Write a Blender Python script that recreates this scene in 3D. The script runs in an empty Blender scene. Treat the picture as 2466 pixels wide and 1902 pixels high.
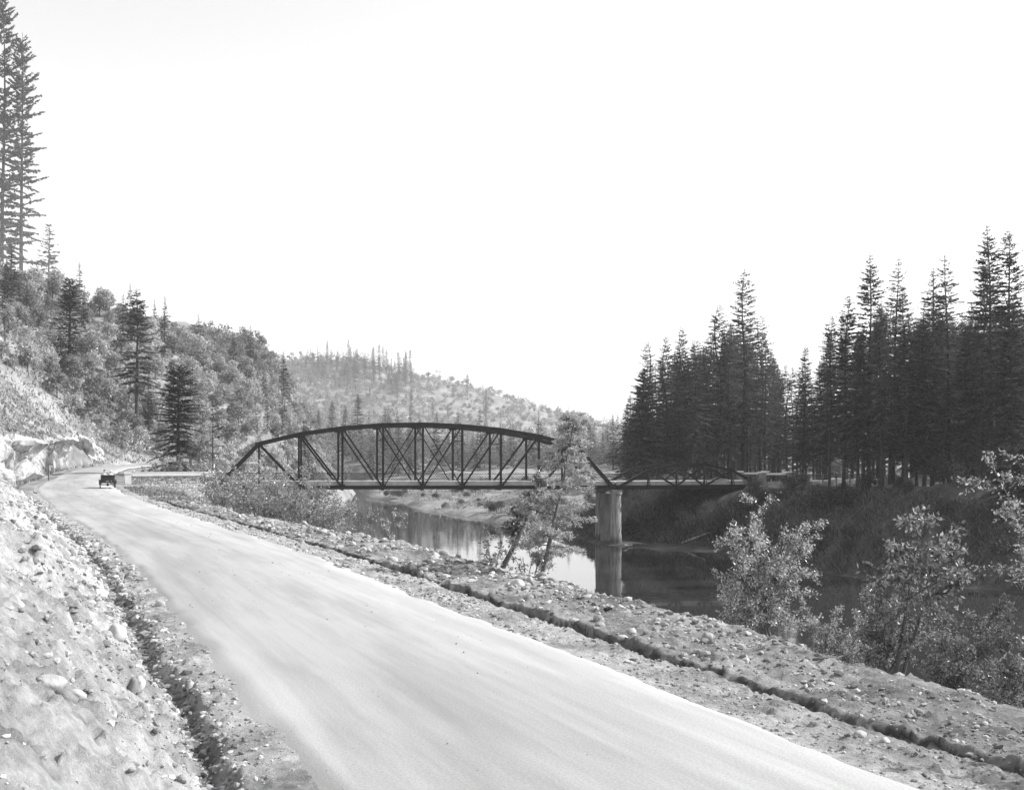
import bpy, math, random
import numpy as np
from mathutils import Vector, Matrix

S = bpy.context.scene
COL = S.collection
R = math.radians

# ------------------------------------------------------------------ camera
F, CX, HY, CAMZ = 2644.0, 1233.0, 1095.0, 3.5      # focal length and horizon in the photograph's pixels
cam_d = bpy.data.cameras.new('camera')
cam = bpy.data.objects.new('camera', cam_d)
COL.objects.link(cam)
cam.location = (0, 0, CAMZ)
cam.rotation_euler = (R(90), 0, 0)
cam_d.sensor_width = 36
cam_d.lens = 36 * F / 2466
cam_d.shift_y = (HY - 951) / 2466
cam_d.clip_start = 0.1
cam_d.clip_end = 9000
S.camera = cam

# ------------------------------------------------------------------ sky, sun, exposure
SUN_AZ, SUN_EL = 78.0, 37.0      # degrees clockwise from the view direction, and up
SKY, SUN, EXPOSURE, HAZE = 0.15, 3.6, 0.88, 0.00020
world = bpy.data.worlds.new('World')
S.world = world
world.use_nodes = True
nt = world.node_tree
nt.nodes.clear()
wo = nt.nodes.new('ShaderNodeOutputWorld')
wb = nt.nodes.new('ShaderNodeBackground')
ws = nt.nodes.new('ShaderNodeTexSky')
ws.sky_type = 'NISHITA'
ws.sun_disc = False
ws.sun_elevation = R(SUN_EL)
ws.sun_rotation = R(SUN_AZ)
ws.dust_density = 1.0
wsep = nt.nodes.new('ShaderNodeSeparateColor')      # a blue-sensitive glass plate: grey from the blue and green light
nt.links.new(ws.outputs[0], wsep.inputs[0])
wmx = nt.nodes.new('ShaderNodeCombineColor')
wav = nt.nodes.new('ShaderNodeMath')
wav.operation = 'MULTIPLY_ADD'
wav.inputs[1].default_value = 3.0
nt.links.new(wsep.outputs[2], wav.inputs[0])
nt.links.new(wsep.outputs[1], wav.inputs[2])
wha = nt.nodes.new('ShaderNodeMath')
wha.operation = 'MULTIPLY'
wha.inputs[1].default_value = 0.25
nt.links.new(wav.outputs[0], wha.inputs[0])
for k in range(3):
    nt.links.new(wha.outputs[0], wmx.inputs[k])
nt.links.new(wmx.outputs[0], wb.inputs[0])
wb.inputs[1].default_value = SKY
nt.links.new(wb.outputs[0], wo.inputs[0])
sun_d = bpy.data.lights.new('sun', 'SUN')
sun_d.energy = SUN
sun_d.angle = R(0.5)
sun_d.color = (1, 1, 1)
sun = bpy.data.objects.new('sun', sun_d)
COL.objects.link(sun)
sv = Vector((math.sin(R(SUN_AZ)) * math.cos(R(SUN_EL)), math.cos(R(SUN_AZ)) * math.cos(R(SUN_EL)), math.sin(R(SUN_EL))))
sun.rotation_euler = sv.to_track_quat('Z', 'Y').to_euler()
sun.location = sv * 300
S.view_settings.view_transform = 'Standard'
S.view_settings.look = 'None'
S.view_settings.gamma = 1
S.view_settings.exposure = EXPOSURE
S.view_settings.use_curve_mapping = False
S.cycles.max_bounces = 6
S.cycles.diffuse_bounces = 3
S.cycles.glossy_bounces = 3
S.cycles.transmission_bounces = 4
S.cycles.volume_bounces = 1
S.cycles.transparent_max_bounces = 6
S.cycles.use_denoising = True

# ------------------------------------------------------------------ helpers
def _h(i):
    i = (i ^ (i >> 15)) * 0x2c1b3c6d & 0xffffffff
    i = (i ^ (i >> 12)) * 0x297a2d39 & 0xffffffff
    return (i ^ (i >> 15)) & 0xffffffff

def _hash(x, y, z, s):
    x = x.astype(np.int64) & 0xffffffff
    y = y.astype(np.int64) & 0xffffffff
    z = z.astype(np.int64) & 0xffffffff
    return _h((x * 73856093 ^ y * 19349663 ^ z * 83492791 ^ (s * 2654435761)) & 0xffffffff) / 4294967295.0

def vnoise(x, y, z=0.0, seed=1):
    x, y, z = np.broadcast_arrays(np.asarray(x, float), np.asarray(y, float), np.asarray(z, float))
    xi, yi, zi = np.floor(x), np.floor(y), np.floor(z)
    fx, fy, fz = x - xi, y - yi, z - zi
    fx, fy, fz = [f * f * (3 - 2 * f) for f in (fx, fy, fz)]
    r = 0
    zs = (0, 1) if np.any(fz > 0) else (0,)
    for dz in zs:
        wz = fz if dz else 1 - fz
        for dy in (0, 1):
            wy = fy if dy else 1 - fy
            for dx in (0, 1):
                wx = fx if dx else 1 - fx
                r = r + wx * wy * wz * _hash(xi + dx, yi + dy, zi + dz, seed)
    return r * 2 - 1

def fbm(x, y, z=0.0, seed=1, oct=4, gain=0.5):
    a, t, f = 1.0, 0, 1.0
    for o in range(oct):
        t = t + a * vnoise(np.asarray(x) * f, np.asarray(y) * f, np.asarray(z) * f, seed + o * 17)
        a *= gain
        f *= 2.03
    return t

def sstep(x, a, b):
    t = np.clip((np.asarray(x, float) - a) / (b - a), 0, 1)
    return t * t * (3 - 2 * t)

def smin(a, b, k):
    h = np.clip(0.5 + 0.5 * (b - a) / k, 0, 1)
    return b * (1 - h) + a * h - k * h * (1 - h)

def mesh_np(name, V, Fq, mats, smooth=False, uv=None, mi=None):
    """V (n,3); Fq array (m,3|4) or list of such arrays."""
    me = bpy.data.meshes.new(name)
    V = np.ascontiguousarray(V, np.float32)
    if not isinstance(Fq, (list, tuple)):
        Fq = [Fq]
    Fq = [np.asarray(f, np.int32) for f in Fq if len(f)]
    loops = np.concatenate([f.ravel() for f in Fq])
    tot = np.concatenate([np.full(len(f), f.shape[1], np.int32) for f in Fq])
    start = np.concatenate([[0], np.cumsum(tot)[:-1]]).astype(np.int32)
    me.vertices.add(len(V))
    me.vertices.foreach_set('co', V.ravel())
    me.loops.add(len(loops))
    me.loops.foreach_set('vertex_index', loops)
    me.polygons.add(len(tot))
    me.polygons.foreach_set('loop_start', start)
    if mi is not None:
        me.polygons.foreach_set('material_index', np.asarray(mi, np.int32))
    me.update(calc_edges=True)
    me.polygons.foreach_set('use_smooth', np.full(len(tot), bool(smooth)))
    if uv is not None:
        l = me.uv_layers.new(name='UVMap')
        l.data.foreach_set('uv', np.ascontiguousarray(np.asarray(uv, np.float32)[loops]).ravel())
    for m in (mats if isinstance(mats, (list, tuple)) else [mats]):
        me.materials.append(m)
    return me

def link(name, me, parent=None, loc=None, rot=None, scale=None):
    o = bpy.data.objects.new(name, me)
    COL.objects.link(o)
    if parent is not None:
        o.parent = parent
    if loc is not None:
        o.location = loc
    if rot is not None:
        o.rotation_euler = rot
    if scale is not None:
        o.scale = scale if hasattr(scale, '__len__') else (scale,) * 3
    return o

def tag(o, label=None, cat=None, group=None, kind=None):
    if label: o['label'] = label
    if cat: o['category'] = cat
    if group: o['group'] = group
    if kind: o['kind'] = kind
    return o

def thing(name, label, cat, loc=(0, 0, 0), rz=0, group=None):
    o = link(name, None, None, loc, (0, 0, rz))
    o.empty_display_size = 0.3
    return tag(o, label, cat, group)

def dup(root, loc, rot, scale, label=None, group=None):
    r = root.copy()
    COL.objects.link(r)
    r.location = loc
    r.rotation_euler = rot
    r.scale = scale if hasattr(scale, '__len__') else (scale,) * 3
    if label: r['label'] = label
    if group: r['group'] = group
    for ch in root.children:
        c = ch.copy()
        COL.objects.link(c)
        c.parent = r
        for g in ch.children:
            d = g.copy()
            COL.objects.link(d)
            d.parent = c
    return r

class MB:
    """collects boxes, bars, tubes, prisms into one mesh"""
    def __init__(self):
        self.v, self.f4, self.f3, self.n = [], [], [], 0
    def add(self, V, F4=(), F3=()):
        V = np.asarray(V, float)
        self.v.append(V)
        if len(F4): self.f4.append(np.asarray(F4, int) + self.n)
        if len(F3): self.f3.append(np.asarray(F3, int) + self.n)
        self.n += len(V)
    def hexa(self, c):
        self.add(c, [(0, 3, 2, 1), (4, 5, 6, 7), (0, 1, 5, 4), (1, 2, 6, 5), (2, 3, 7, 6), (3, 0, 4, 7)])
    def box(self, lo, hi):
        x0, y0, z0 = lo
        x1, y1, z1 = hi
        self.hexa([(x0, y0, z0), (x1, y0, z0), (x1, y1, z0), (x0, y1, z0), (x0, y0, z1), (x1, y0, z1), (x1, y1, z1), (x0, y1, z1)])
    def bar(self, a, b, w, h, up=(0, 0, 1)):
        a, b = Vector(a), Vector(b)
        d = (b - a).normalized()
        u = Vector(up)
        if abs(d.dot(u)) > 0.98:
            u = Vector((0, 1, 0))
        s = d.cross(u).normalized() * (w / 2)
        u2 = s.cross(d).normalized() * (h / 2)
        self.hexa([a - s - u2, a + s - u2, a + s + u2, a - s + u2, b - s - u2, b + s - u2, b + s + u2, b - s + u2])
    def tube(self, pts, rad, n=6, cap=True):
        pts = [Vector(p) for p in pts]
        if not hasattr(rad, '__len__'):
            rad = [rad] * len(pts)
        V = []
        prev = None
        for i, p in enumerate(pts):
            d = (pts[min(i + 1, len(pts) - 1)] - pts[max(i - 1, 0)]).normalized()
            if prev is None:
                s = d.cross(Vector((0, 0, 1)) if abs(d.z) < 0.9 else Vector((1, 0, 0))).normalized()
            else:
                s = (prev - d * prev.dot(d)).normalized()
            prev = s
            t = d.cross(s)
            for k in range(n):
                a = 2 * math.pi * k / n
                V.append(p + (s * math.cos(a) + t * math.sin(a)) * rad[i])
        f4 = [(i * n + k, i * n + (k + 1) % n, (i + 1) * n + (k + 1) % n, (i + 1) * n + k) for i in range(len(pts) - 1) for k in range(n)]
        f3 = []
        if cap:
            V += [pts[0], pts[-1]]
            c0, c1 = len(V) - 2, len(V) - 1
            m = (len(pts) - 1) * n
            f3 = [(c0, (k + 1) % n, k) for k in range(n)] + [(c1, m + k, m + (k + 1) % n) for k in range(n)]
        self.add(V, f4, f3)
    def lathe(self, prof, n=12, c=(0, 0, 0), axis='z'):
        V = []
        for (r, z) in prof:
            for k in range(n):
                a = 2 * math.pi * k / n
                q = (r * math.cos(a), r * math.sin(a), z)
                if axis == 'x': q = (q[2], q[0], q[1])
                if axis == 'y': q = (q[0], q[2], q[1])
                V.append((c[0] + q[0], c[1] + q[1], c[2] + q[2]))
        f4 = [(i * n + k, i * n + (k + 1) % n, (i + 1) * n + (k + 1) % n, (i + 1) * n + k) for i in range(len(prof) - 1) for k in range(n)]
        self.add(V, f4)
    def arrays(self):
        V = np.concatenate(self.v)
        return V, [np.concatenate(self.f4) if self.f4 else [], np.concatenate(self.f3) if self.f3 else []]
    def mesh(self, name, mat, smooth=False):
        V, Fs = self.arrays()
        return mesh_np(name, V, Fs, mat, smooth)
    def build(self, name, mat, parent=None, smooth=False, loc=None, rot=None):
        return link(name, self.mesh(name, mat, smooth), parent, loc, rot)

# ------------------------------------------------------------------ materials (a black and white world)
def newmat(name):
    m = bpy.data.materials.new(name)
    m.use_nodes = True
    n = m.node_tree
    b = n.nodes['Principled BSDF']
    return m, n, b

def N(nt, t, **kw):
    n = nt.nodes.new(t)
    for k, v in kw.items():
        setattr(n, k, v)
    return n

def grey_ramp(nt, fac, lo, hi, p0=0.3, p1=0.7):
    r = N(nt, 'ShaderNodeMapRange')
    r.interpolation_type = 'SMOOTHSTEP'
    nt.links.new(fac, r.inputs[0])
    for i, v in zip((1, 2, 3, 4), (p0, p1, lo, hi)):
        r.inputs[i].default_value = v
    return r.outputs[0]

def noise_tex(nt, vec, scale, detail=4, rough=0.6):
    n = N(nt, 'ShaderNodeTexNoise')
    n.inputs['Scale'].default_value = scale
    n.inputs['Detail'].default_value = detail
    n.inputs['Roughness'].default_value = rough
    if vec is not None:
        nt.links.new(vec, n.inputs['Vector'])
    return n.outputs[0]

def mul(nt, a, b):
    m = N(nt, 'ShaderNodeMath', operation='MULTIPLY')
    for i, v in enumerate((a, b)):
        if isinstance(v, (int, float)):
            m.inputs[i].default_value = v
        else:
            nt.links.new(v, m.inputs[i])
    return m.outputs[0]

def solid(name, v, rough=0.8, var=0.25, scale=3.0, bump=0.0, metallic=0.0, spec=0.3):
    m, n, b = newmat(name)
    tc = N(n, 'ShaderNodeTexCoord')
    f = noise_tex(n, tc.outputs['Object'], scale)
    g = grey_ramp(n, f, v * (1 - var), v * (1 + var))
    n.links.new(g, b.inputs['Base Color'])
    b.inputs['Roughness'].default_value = rough
    b.inputs['Metallic'].default_value = metallic
    b.inputs['Specular IOR Level'].default_value = spec
    if bump:
        bm = N(n, 'ShaderNodeBump')
        bm.inputs['Strength'].default_value = bump
        bm.inputs['Distance'].default_value = 0.05
        n.links.new(noise_tex(n, tc.outputs['Object'], scale * 5, 6), bm.inputs['Height'])
        n.links.new(bm.outputs[0], b.inputs['Normal'])
    return m

def earth(name, lo, hi, s1, s2, bump=0.6, dist=0.05, wx=None):
    """loose ground: two scales of patchy tone and a fine relief"""
    m, n, b = newmat(name)
    g = N(n, 'ShaderNodeNewGeometry')
    v = g.outputs['Position']
    a = grey_ramp(n, noise_tex(n, v, s1, 5), lo, hi, 0.35, 0.65)
    c = grey_ramp(n, noise_tex(n, v, s2, 6, 0.7), 0.72, 1.2, 0.3, 0.7)
    n.links.new(mul(n, a, c), b.inputs['Base Color'])
    b.inputs['Roughness'].default_value = 0.95
    b.inputs['Specular IOR Level'].default_value = 0.1
    bm = N(n, 'ShaderNodeBump')
    bm.inputs['Strength'].default_value = bump
    bm.inputs['Distance'].default_value = dist
    n.links.new(noise_tex(n, v, s2 * 1.7, 8, 0.75), bm.inputs['Height'])
    n.links.new(bm.outputs[0], b.inputs['Normal'])
    return m

def leafmat(name, lo, hi, trans=0.3, objvar=0.35, rough=None):
    m = bpy.data.materials.new(name)
    m.use_nodes = True
    n = m.node_tree
    n.nodes.clear()
    out = N(n, 'ShaderNodeOutputMaterial')
    g = N(n, 'ShaderNodeNewGeometry')
    oi = N(n, 'ShaderNodeObjectInfo')
    a = grey_ramp(n, g.outputs['Random Per Island'], lo, hi, 0, 1)
    o = grey_ramp(n, oi.outputs['Random'], 1 - objvar, 1 + objvar, 0, 1)
    col = mul(n, a, o)
    d = N(n, 'ShaderNodeBsdfDiffuse')
    t = N(n, 'ShaderNodeBsdfTranslucent')
    mx = N(n, 'ShaderNodeMixShader')
    mx.inputs[0].default_value = trans
    n.links.new(col, d.inputs[0])
    n.links.new(col, t.inputs[0])
    n.links.new(d.outputs[0], mx.inputs[1])
    n.links.new(t.outputs[0], mx.inputs[2])
    last = mx.outputs[0]
    if rough:
        gl = N(n, 'ShaderNodeBsdfGlossy')
        gl.inputs['Roughness'].default_value = rough
        gl.inputs['Color'].default_value = (0.8, 0.8, 0.8, 1)
        m2 = N(n, 'ShaderNodeMixShader')
        m2.inputs[0].default_value = 0.06
        n.links.new(last, m2.inputs[1])
        n.links.new(gl.outputs[0], m2.inputs[2])
        last = m2.outputs[0]
    n.links.new(last, out.inputs[0])
    return m

M = {}
M['bank'] = earth('bank_earth', 0.29, 0.52, 0.6, 6.0, 1.0, 0.09)
M['valley'] = earth('valley_ground', 0.16, 0.30, 0.06, 0.6, 0.5, 0.3)
M['stone'] = solid('field_stone', 0.34, 0.9, 0.3, 2.5, 0.5)
M['stone_dark'] = solid('dark_stone', 0.20, 0.85, 0.3, 3, 0.4)
M['concrete'] = solid('concrete', 0.42, 0.9, 0.15, 1.2, 0.2)
M['concrete_old'] = solid('weathered_concrete', 0.26, 0.9, 0.3, 0.5, 0.3)
M['white'] = solid('white_limewash', 0.7, 0.8, 0.06, 2)
M['steel'] = solid('black_painted_steel', 0.012, 0.55, 0.3, 1.5, 0, 0, 0.25)
M['timber'] = solid('grey_timber', 0.2, 0.85, 0.35, 1.2, 0.3)
M['black'] = solid('black_coach_paint', 0.015, 0.35, 0.2, 4, 0, 0, 0.5)
M['rubber'] = solid('tyre_rubber', 0.05, 0.8, 0.2, 4)
M['canvas'] = solid('black_top_canvas', 0.03, 0.9, 0.3, 6, 0.3)
M['brass'] = solid('brass', 0.45, 0.3, 0.1, 5, 0, 1.0)
M['skin'] = solid('skin', 0.38, 0.6, 0.08, 8)
M['cloth_white'] = solid('white_cotton', 0.7, 0.9, 0.08, 8)
M['cloth_dark'] = solid('dark_felt', 0.04, 0.95, 0.2, 8)
M['bark'] = solid('fir_bark', 0.06, 0.95, 0.4, 2.0, 0.5)
M['bark_pale'] = solid('alder_bark', 0.13, 0.9, 0.35, 2.0, 0.4)
M['conifer'] = leafmat('fir_needles', 0.05, 0.15, 0.35)
M['conifer_far'] = leafmat('hill_fir_needles', 0.05, 0.12, 0.2)  # needle tone of the hill and distant firs
M['leaf_far'] = leafmat('hill_leaves', 0.22, 0.46, 0.4, 0.4)
M['leaf_bright'] = leafmat('bright_leaves', 0.14, 0.48, 0.4, 0.2, 0.35)  # paler leaf tone
M['leaf_near'] = leafmat('shrub_leaves', 0.10, 0.50, 0.4, 0.2, 0.35)
M['leaf_soft'] = leafmat('feathery_leaves', 0.26, 0.56, 0.42, 0.15)
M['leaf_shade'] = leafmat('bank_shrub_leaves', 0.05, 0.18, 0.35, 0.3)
M['brush'] = leafmat('dry_brush', 0.22, 0.46, 0.3, 0.0)
M['grass'] = leafmat('dry_grass', 0.20, 0.42, 0.3, 0.0)
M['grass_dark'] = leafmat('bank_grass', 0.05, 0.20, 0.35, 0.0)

# ------------------------------------------------------------------ the lie of the land
def catmull(P, n=14):
    P = np.asarray(P, float)
    P = np.vstack([2 * P[0] - P[1], P, 2 * P[-1] - P[-2]])
    out = []
    for i in range(1, len(P) - 2):
        for t in np.linspace(0, 1, n, endpoint=False):
            out.append(0.5 * ((2 * P[i]) + (-P[i - 1] + P[i + 1]) * t + (2 * P[i - 1] - 5 * P[i] + 4 * P[i + 1] - P[i + 2]) * t * t + (-P[i - 1] + 3 * P[i] - 3 * P[i + 1] + P[i + 2]) * t ** 3))
    out.append(P[-2])
    return np.array(out)

C_raw = catmull([(14.2, -18), (5.9, 1), (1.0, 12), (-1.6, 18.2), (-4.8, 25.6), (-10.6, 39), (-20.6, 60), (-26, 71), (-35.2, 91), (-43.6, 110), (-51.6, 130), (-57.5, 147), (-62.8, 164), (-65.2, 178), (-62, 190), (-53, 198), (-40, 202), (-22, 205), (5, 210)])
_d = np.r_[0, np.cumsum(np.hypot(*np.diff(C_raw, axis=0).T))]
SMAX = _d[-1]
SS = np.linspace(0, SMAX, 420)
CC = np.c_[np.interp(SS, _d, C_raw[:, 0]), np.interp(SS, _d, C_raw[:, 1])]
TT = np.gradient(CC, axis=0)
for _ in range(6):
    TT[1:-1] = (TT[:-2] + TT[1:-1] + TT[2:]) / 3
TT /= np.hypot(TT[:, 0], TT[:, 1])[:, None]
NN = np.c_[TT[:, 1], -TT[:, 0]]

def xy_of(s, t):
    nx, ny = np.interp(s, SS, NN[:, 0]), np.interp(s, SS, NN[:, 1])
    l = np.hypot(nx, ny)
    return np.interp(s, SS, CC[:, 0]) + t * nx / l, np.interp(s, SS, CC[:, 1]) + t * ny / l

def frame_of(x, y):
    x, y = np.asarray(x, float).ravel(), np.asarray(y, float).ravel()
    s, t = np.empty_like(x), np.empty_like(x)
    for a in range(0, len(x), 20000):
        b = slice(a, a + 20000)
        dx = x[b, None] - CC[None, :, 0]
        dy = y[b, None] - CC[None, :, 1]
        d2 = dx * dx + dy * dy
        k = np.argmin(d2, 1)
        i = np.arange(len(k))
        al = dx[i, k] * TT[k, 0] + dy[i, k] * TT[k, 1]
        al = np.where((k == 0) | (k == len(SS) - 1), 0, al)
        s[b] = SS[k] + np.clip(al, -2, 2)
        side = np.sign(dx[i, k] * NN[k, 0] + dy[i, k] * NN[k, 1])
        t[b] = side * np.sqrt(np.maximum(d2[i, k] - al * al, 0))
    return s, t

def sY(y):      # arc length where the road passes a distance (up to the bend)
    k = np.argmax(CC[:, 1] > y)
    return SS[k]

S_CLIFF0, S_CLIFF1 = sY(86), sY(184)
S_BEND = sY(186)

def half_w(s):
    return np.interp(s, [0, sY(12), sY(45), sY(90), sY(112), sY(150), SMAX], [2.75, 2.75, 2.9, 3.3, 3.7, 3.4, 3.2])

def z_road(s):
    return np.interp(s, [0, sY(110), sY(146), sY(166), S_BEND, SMAX], [0, 0, 0.3, 0.9, 1.7, 3.0])

def prof(s, t, detail=True):
    HW = half_w(s)
    z0 = z_road(s)
    near = 1 - sstep(s, sY(78), sY(95))
    er, el = t - HW, -t - HW
    z = z0 + 0.07 * (1 - np.clip(np.abs(t) / HW, 0, 1) ** 2) - 0.02
    # right side: shoulder, ditch, berm
    jit = 0.12 * vnoise(s * 0.35, 3.3, 0, 5) + 0.07 * vnoise(s * 1.1, 9.1, 0, 6) + 0.05 * vnoise(s * 2.3, t * 4.5, 0, 9) + 0.035 * vnoise(s * 6.5, t * 9, 0, 10)
    e = er + jit * sstep(er, 0.3, 1.2)
    dep = 0.75 + 0.65 * vnoise(s * 0.4, 6.6, 0, 12)
    sh = -0.02 - 0.075 * np.clip(e, 0, 1.55)
    cut = -0.15 * dep * sstep(e, 1.60, 1.74) * near
    wall = 0.25 * dep * sstep(e, 1.78, 1.90) * near + 0.02 * sstep(e, 1.93, 2.6) * near
    mound = 0.07 * near * fbm(s * 0.5, t * 0.7, 0, 11, 3) * sstep(e, 2.0, 2.8)
    z = np.where(er > 0, z0 + sh + cut + wall + mound - 0.02 * np.clip(e - 3.5, 0, 3), z)
    # left side: shoulder, ditch, cut bank
    jl = 0.12 * vnoise(s * 0.5, 1.7, 0, 7) + 0.06 * vnoise(s * 1.7, 5.1, 0, 8)
    e = el + jl * sstep(el, 0.3, 1.0)
    sh = -0.02 - 0.09 * np.clip(e, 0, 0.9)
    dit = -0.20 * (sstep(e, 0.85, 1.05) - sstep(e, 1.15, 1.45)) * near
    d = np.maximum(e - 1.35, 0)
    slope_n = 0.88 * d - 0.25 * np.maximum(d - 6, 0) + 0.16 * fbm(s * 0.35, d * 0.5, 0, 21, 3) * sstep(d, 0.2, 1.6)
    # gullies and an undercut lip in the gravel bank
    lip = 0.30 * (sstep(d, 1.15, 1.4) - 0.8 * sstep(d, 1.4, 2.2)) * sstep(vnoise(s * 0.30, 4.2, 0, 31), -0.1, 0.5)
    gul = -0.16 * np.clip(vnoise(s * 0.9 + 0.4 * d, d * 0.12, 0, 33), 0.15, 1) * sstep(d, 0.4, 1.5)
    slope_n = slope_n + (lip + gul) * near
    # beyond: rock cliff with a steep brushy hillside on it
    cl = sstep(s, S_CLIFF0, S_CLIFF0 + 14) * (1 - sstep(s, S_CLIFF1 - 6, S_CLIFF1 + 10))
    d2 = np.maximum(e - 2.2, 0)
    rock = 4.6 * sstep(d2, 0.0, 1.2) + 1.16 * np.maximum(d2 - 0.9, 0)
    rock = np.where(rock > 52, 52 + 0.35 * (rock - 52), rock)
    hill = 0.25 * np.minimum(d2, 3) + 1.12 * np.maximum(d2 - 2, 0)
    hill = np.where(hill > 46, 46 + 0.35 * (hill - 46), hill)
    after = sstep(s, S_BEND - 3, S_BEND + 14)
    low = 0.10 * d2 + 0.18 * np.maximum(d2 - 14, 0)
    far = (cl * rock + (1 - cl) * hill) * (1 - after) + low * after
    far = far + (0.5 * fbm(s * 0.16, d2 * 0.16, 0, 41, 3) + 0.22 * fbm(s * 0.7, d2 * 0.7, 0, 43, 2)) * sstep(d2, 0.3, 3)
    w = sstep(s, sY(52), sY(98))
    bank = (1 - w) * slope_n + w * far
    z = np.where(el > 0, z0 + sh + dit + bank, z)
    return z

LSH = np.array([(40, -45), (25, 0), (16.7, 20), (12.9, 29.7), (5.2, 49.3), (-1.3, 60.7), (-7.1, 71.3), (-17, 95), (-25, 118), (-29.5, 136), (-35, 160), (-41, 200), (-43, 250), (-45, 300), (-49, 345), (-62, 378), (-90, 400), (-140, 425), (-400, 500)], float)
RSH = np.array([(120, -60), (105, 0), (90, 30), (75, 55), (60, 75), (48, 92), (38, 103), (31.7, 111), (27, 131), (24, 141), (20, 147), (10, 157), (6, 170), (0, 193), (-3.6, 198), (-12, 224), (-19, 236), (-31, 285), (-38, 301), (-50, 362), (-57, 400), (-80, 428), (-140, 462), (-400, 545)], float)
RIDGE_A = [(-194, 224, 62), (-132, 246, 48), (-103, 264, 39), (-94, 282, 33.5), (-81, 299, 28.5), (-66, 330, 25.5), (-60, 315, 17), (-56, 296, 8), (-52, 276, 0)]
RIDGE_B = [(-700, 1700, 141), (-470, 1622, 148), (-275, 1528, 134), (-216, 1528, 131), (-172, 1528, 117), (-146, 1504, 115), (-106, 1504, 108), (-59, 1457, 87), (-21, 1410, 54), (24, 1410, 33), (141, 1504, 19)]
RIDGE_C = [(-60, 1000, 22), (20, 930, 17), (60, 900, 20), (150, 950, 30), (330, 1000, 38), (700, 1000, 45), (1500, 900, 60)]
WATER = -8.7

def sdist(x, y, P, rightpos):
    x, y = np.asarray(x, float).ravel(), np.asarray(y, float).ravel()
    best = np.full(len(x), 1e9)
    sg = np.ones(len(x))
    for (ax, ay), (bx, by) in zip(P[:-1], P[1:]):
        dx, dy = bx - ax, by - ay
        L2 = dx * dx + dy * dy
        u = np.clip(((x - ax) * dx + (y - ay) * dy) / L2, 0, 1)
        ex, ey = x - ax - u * dx, y - ay - u * dy
        d2 = ex * ex + ey * ey
        cr = dx * (y - ay) - dy * (x - ax)      # >0: left of the segment
        m = d2 < best - 1e-9
        best = np.where(m, d2, best)
        sg = np.where(m, np.where(cr > 0, -1.0, 1.0), sg)
    return np.sqrt(best) * (sg if rightpos else -sg)

def tent(x, y, Rg, slope):
    out = np.full(np.shape(x), -100.0)
    for (ax, ay, az), (bx, by, bz) in zip(Rg[:-1], Rg[1:]):
        dx, dy = bx - ax, by - ay
        u = np.clip(((x - ax) * dx + (y - ay) * dy) / (dx * dx + dy * dy), 0, 1)
        d = np.hypot(x - ax - u * dx, y - ay - u * dy)
        out = np.maximum(out, az + u * (bz - az) - slope * (np.sqrt(d * d + 16) - 4))
    return out

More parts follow.
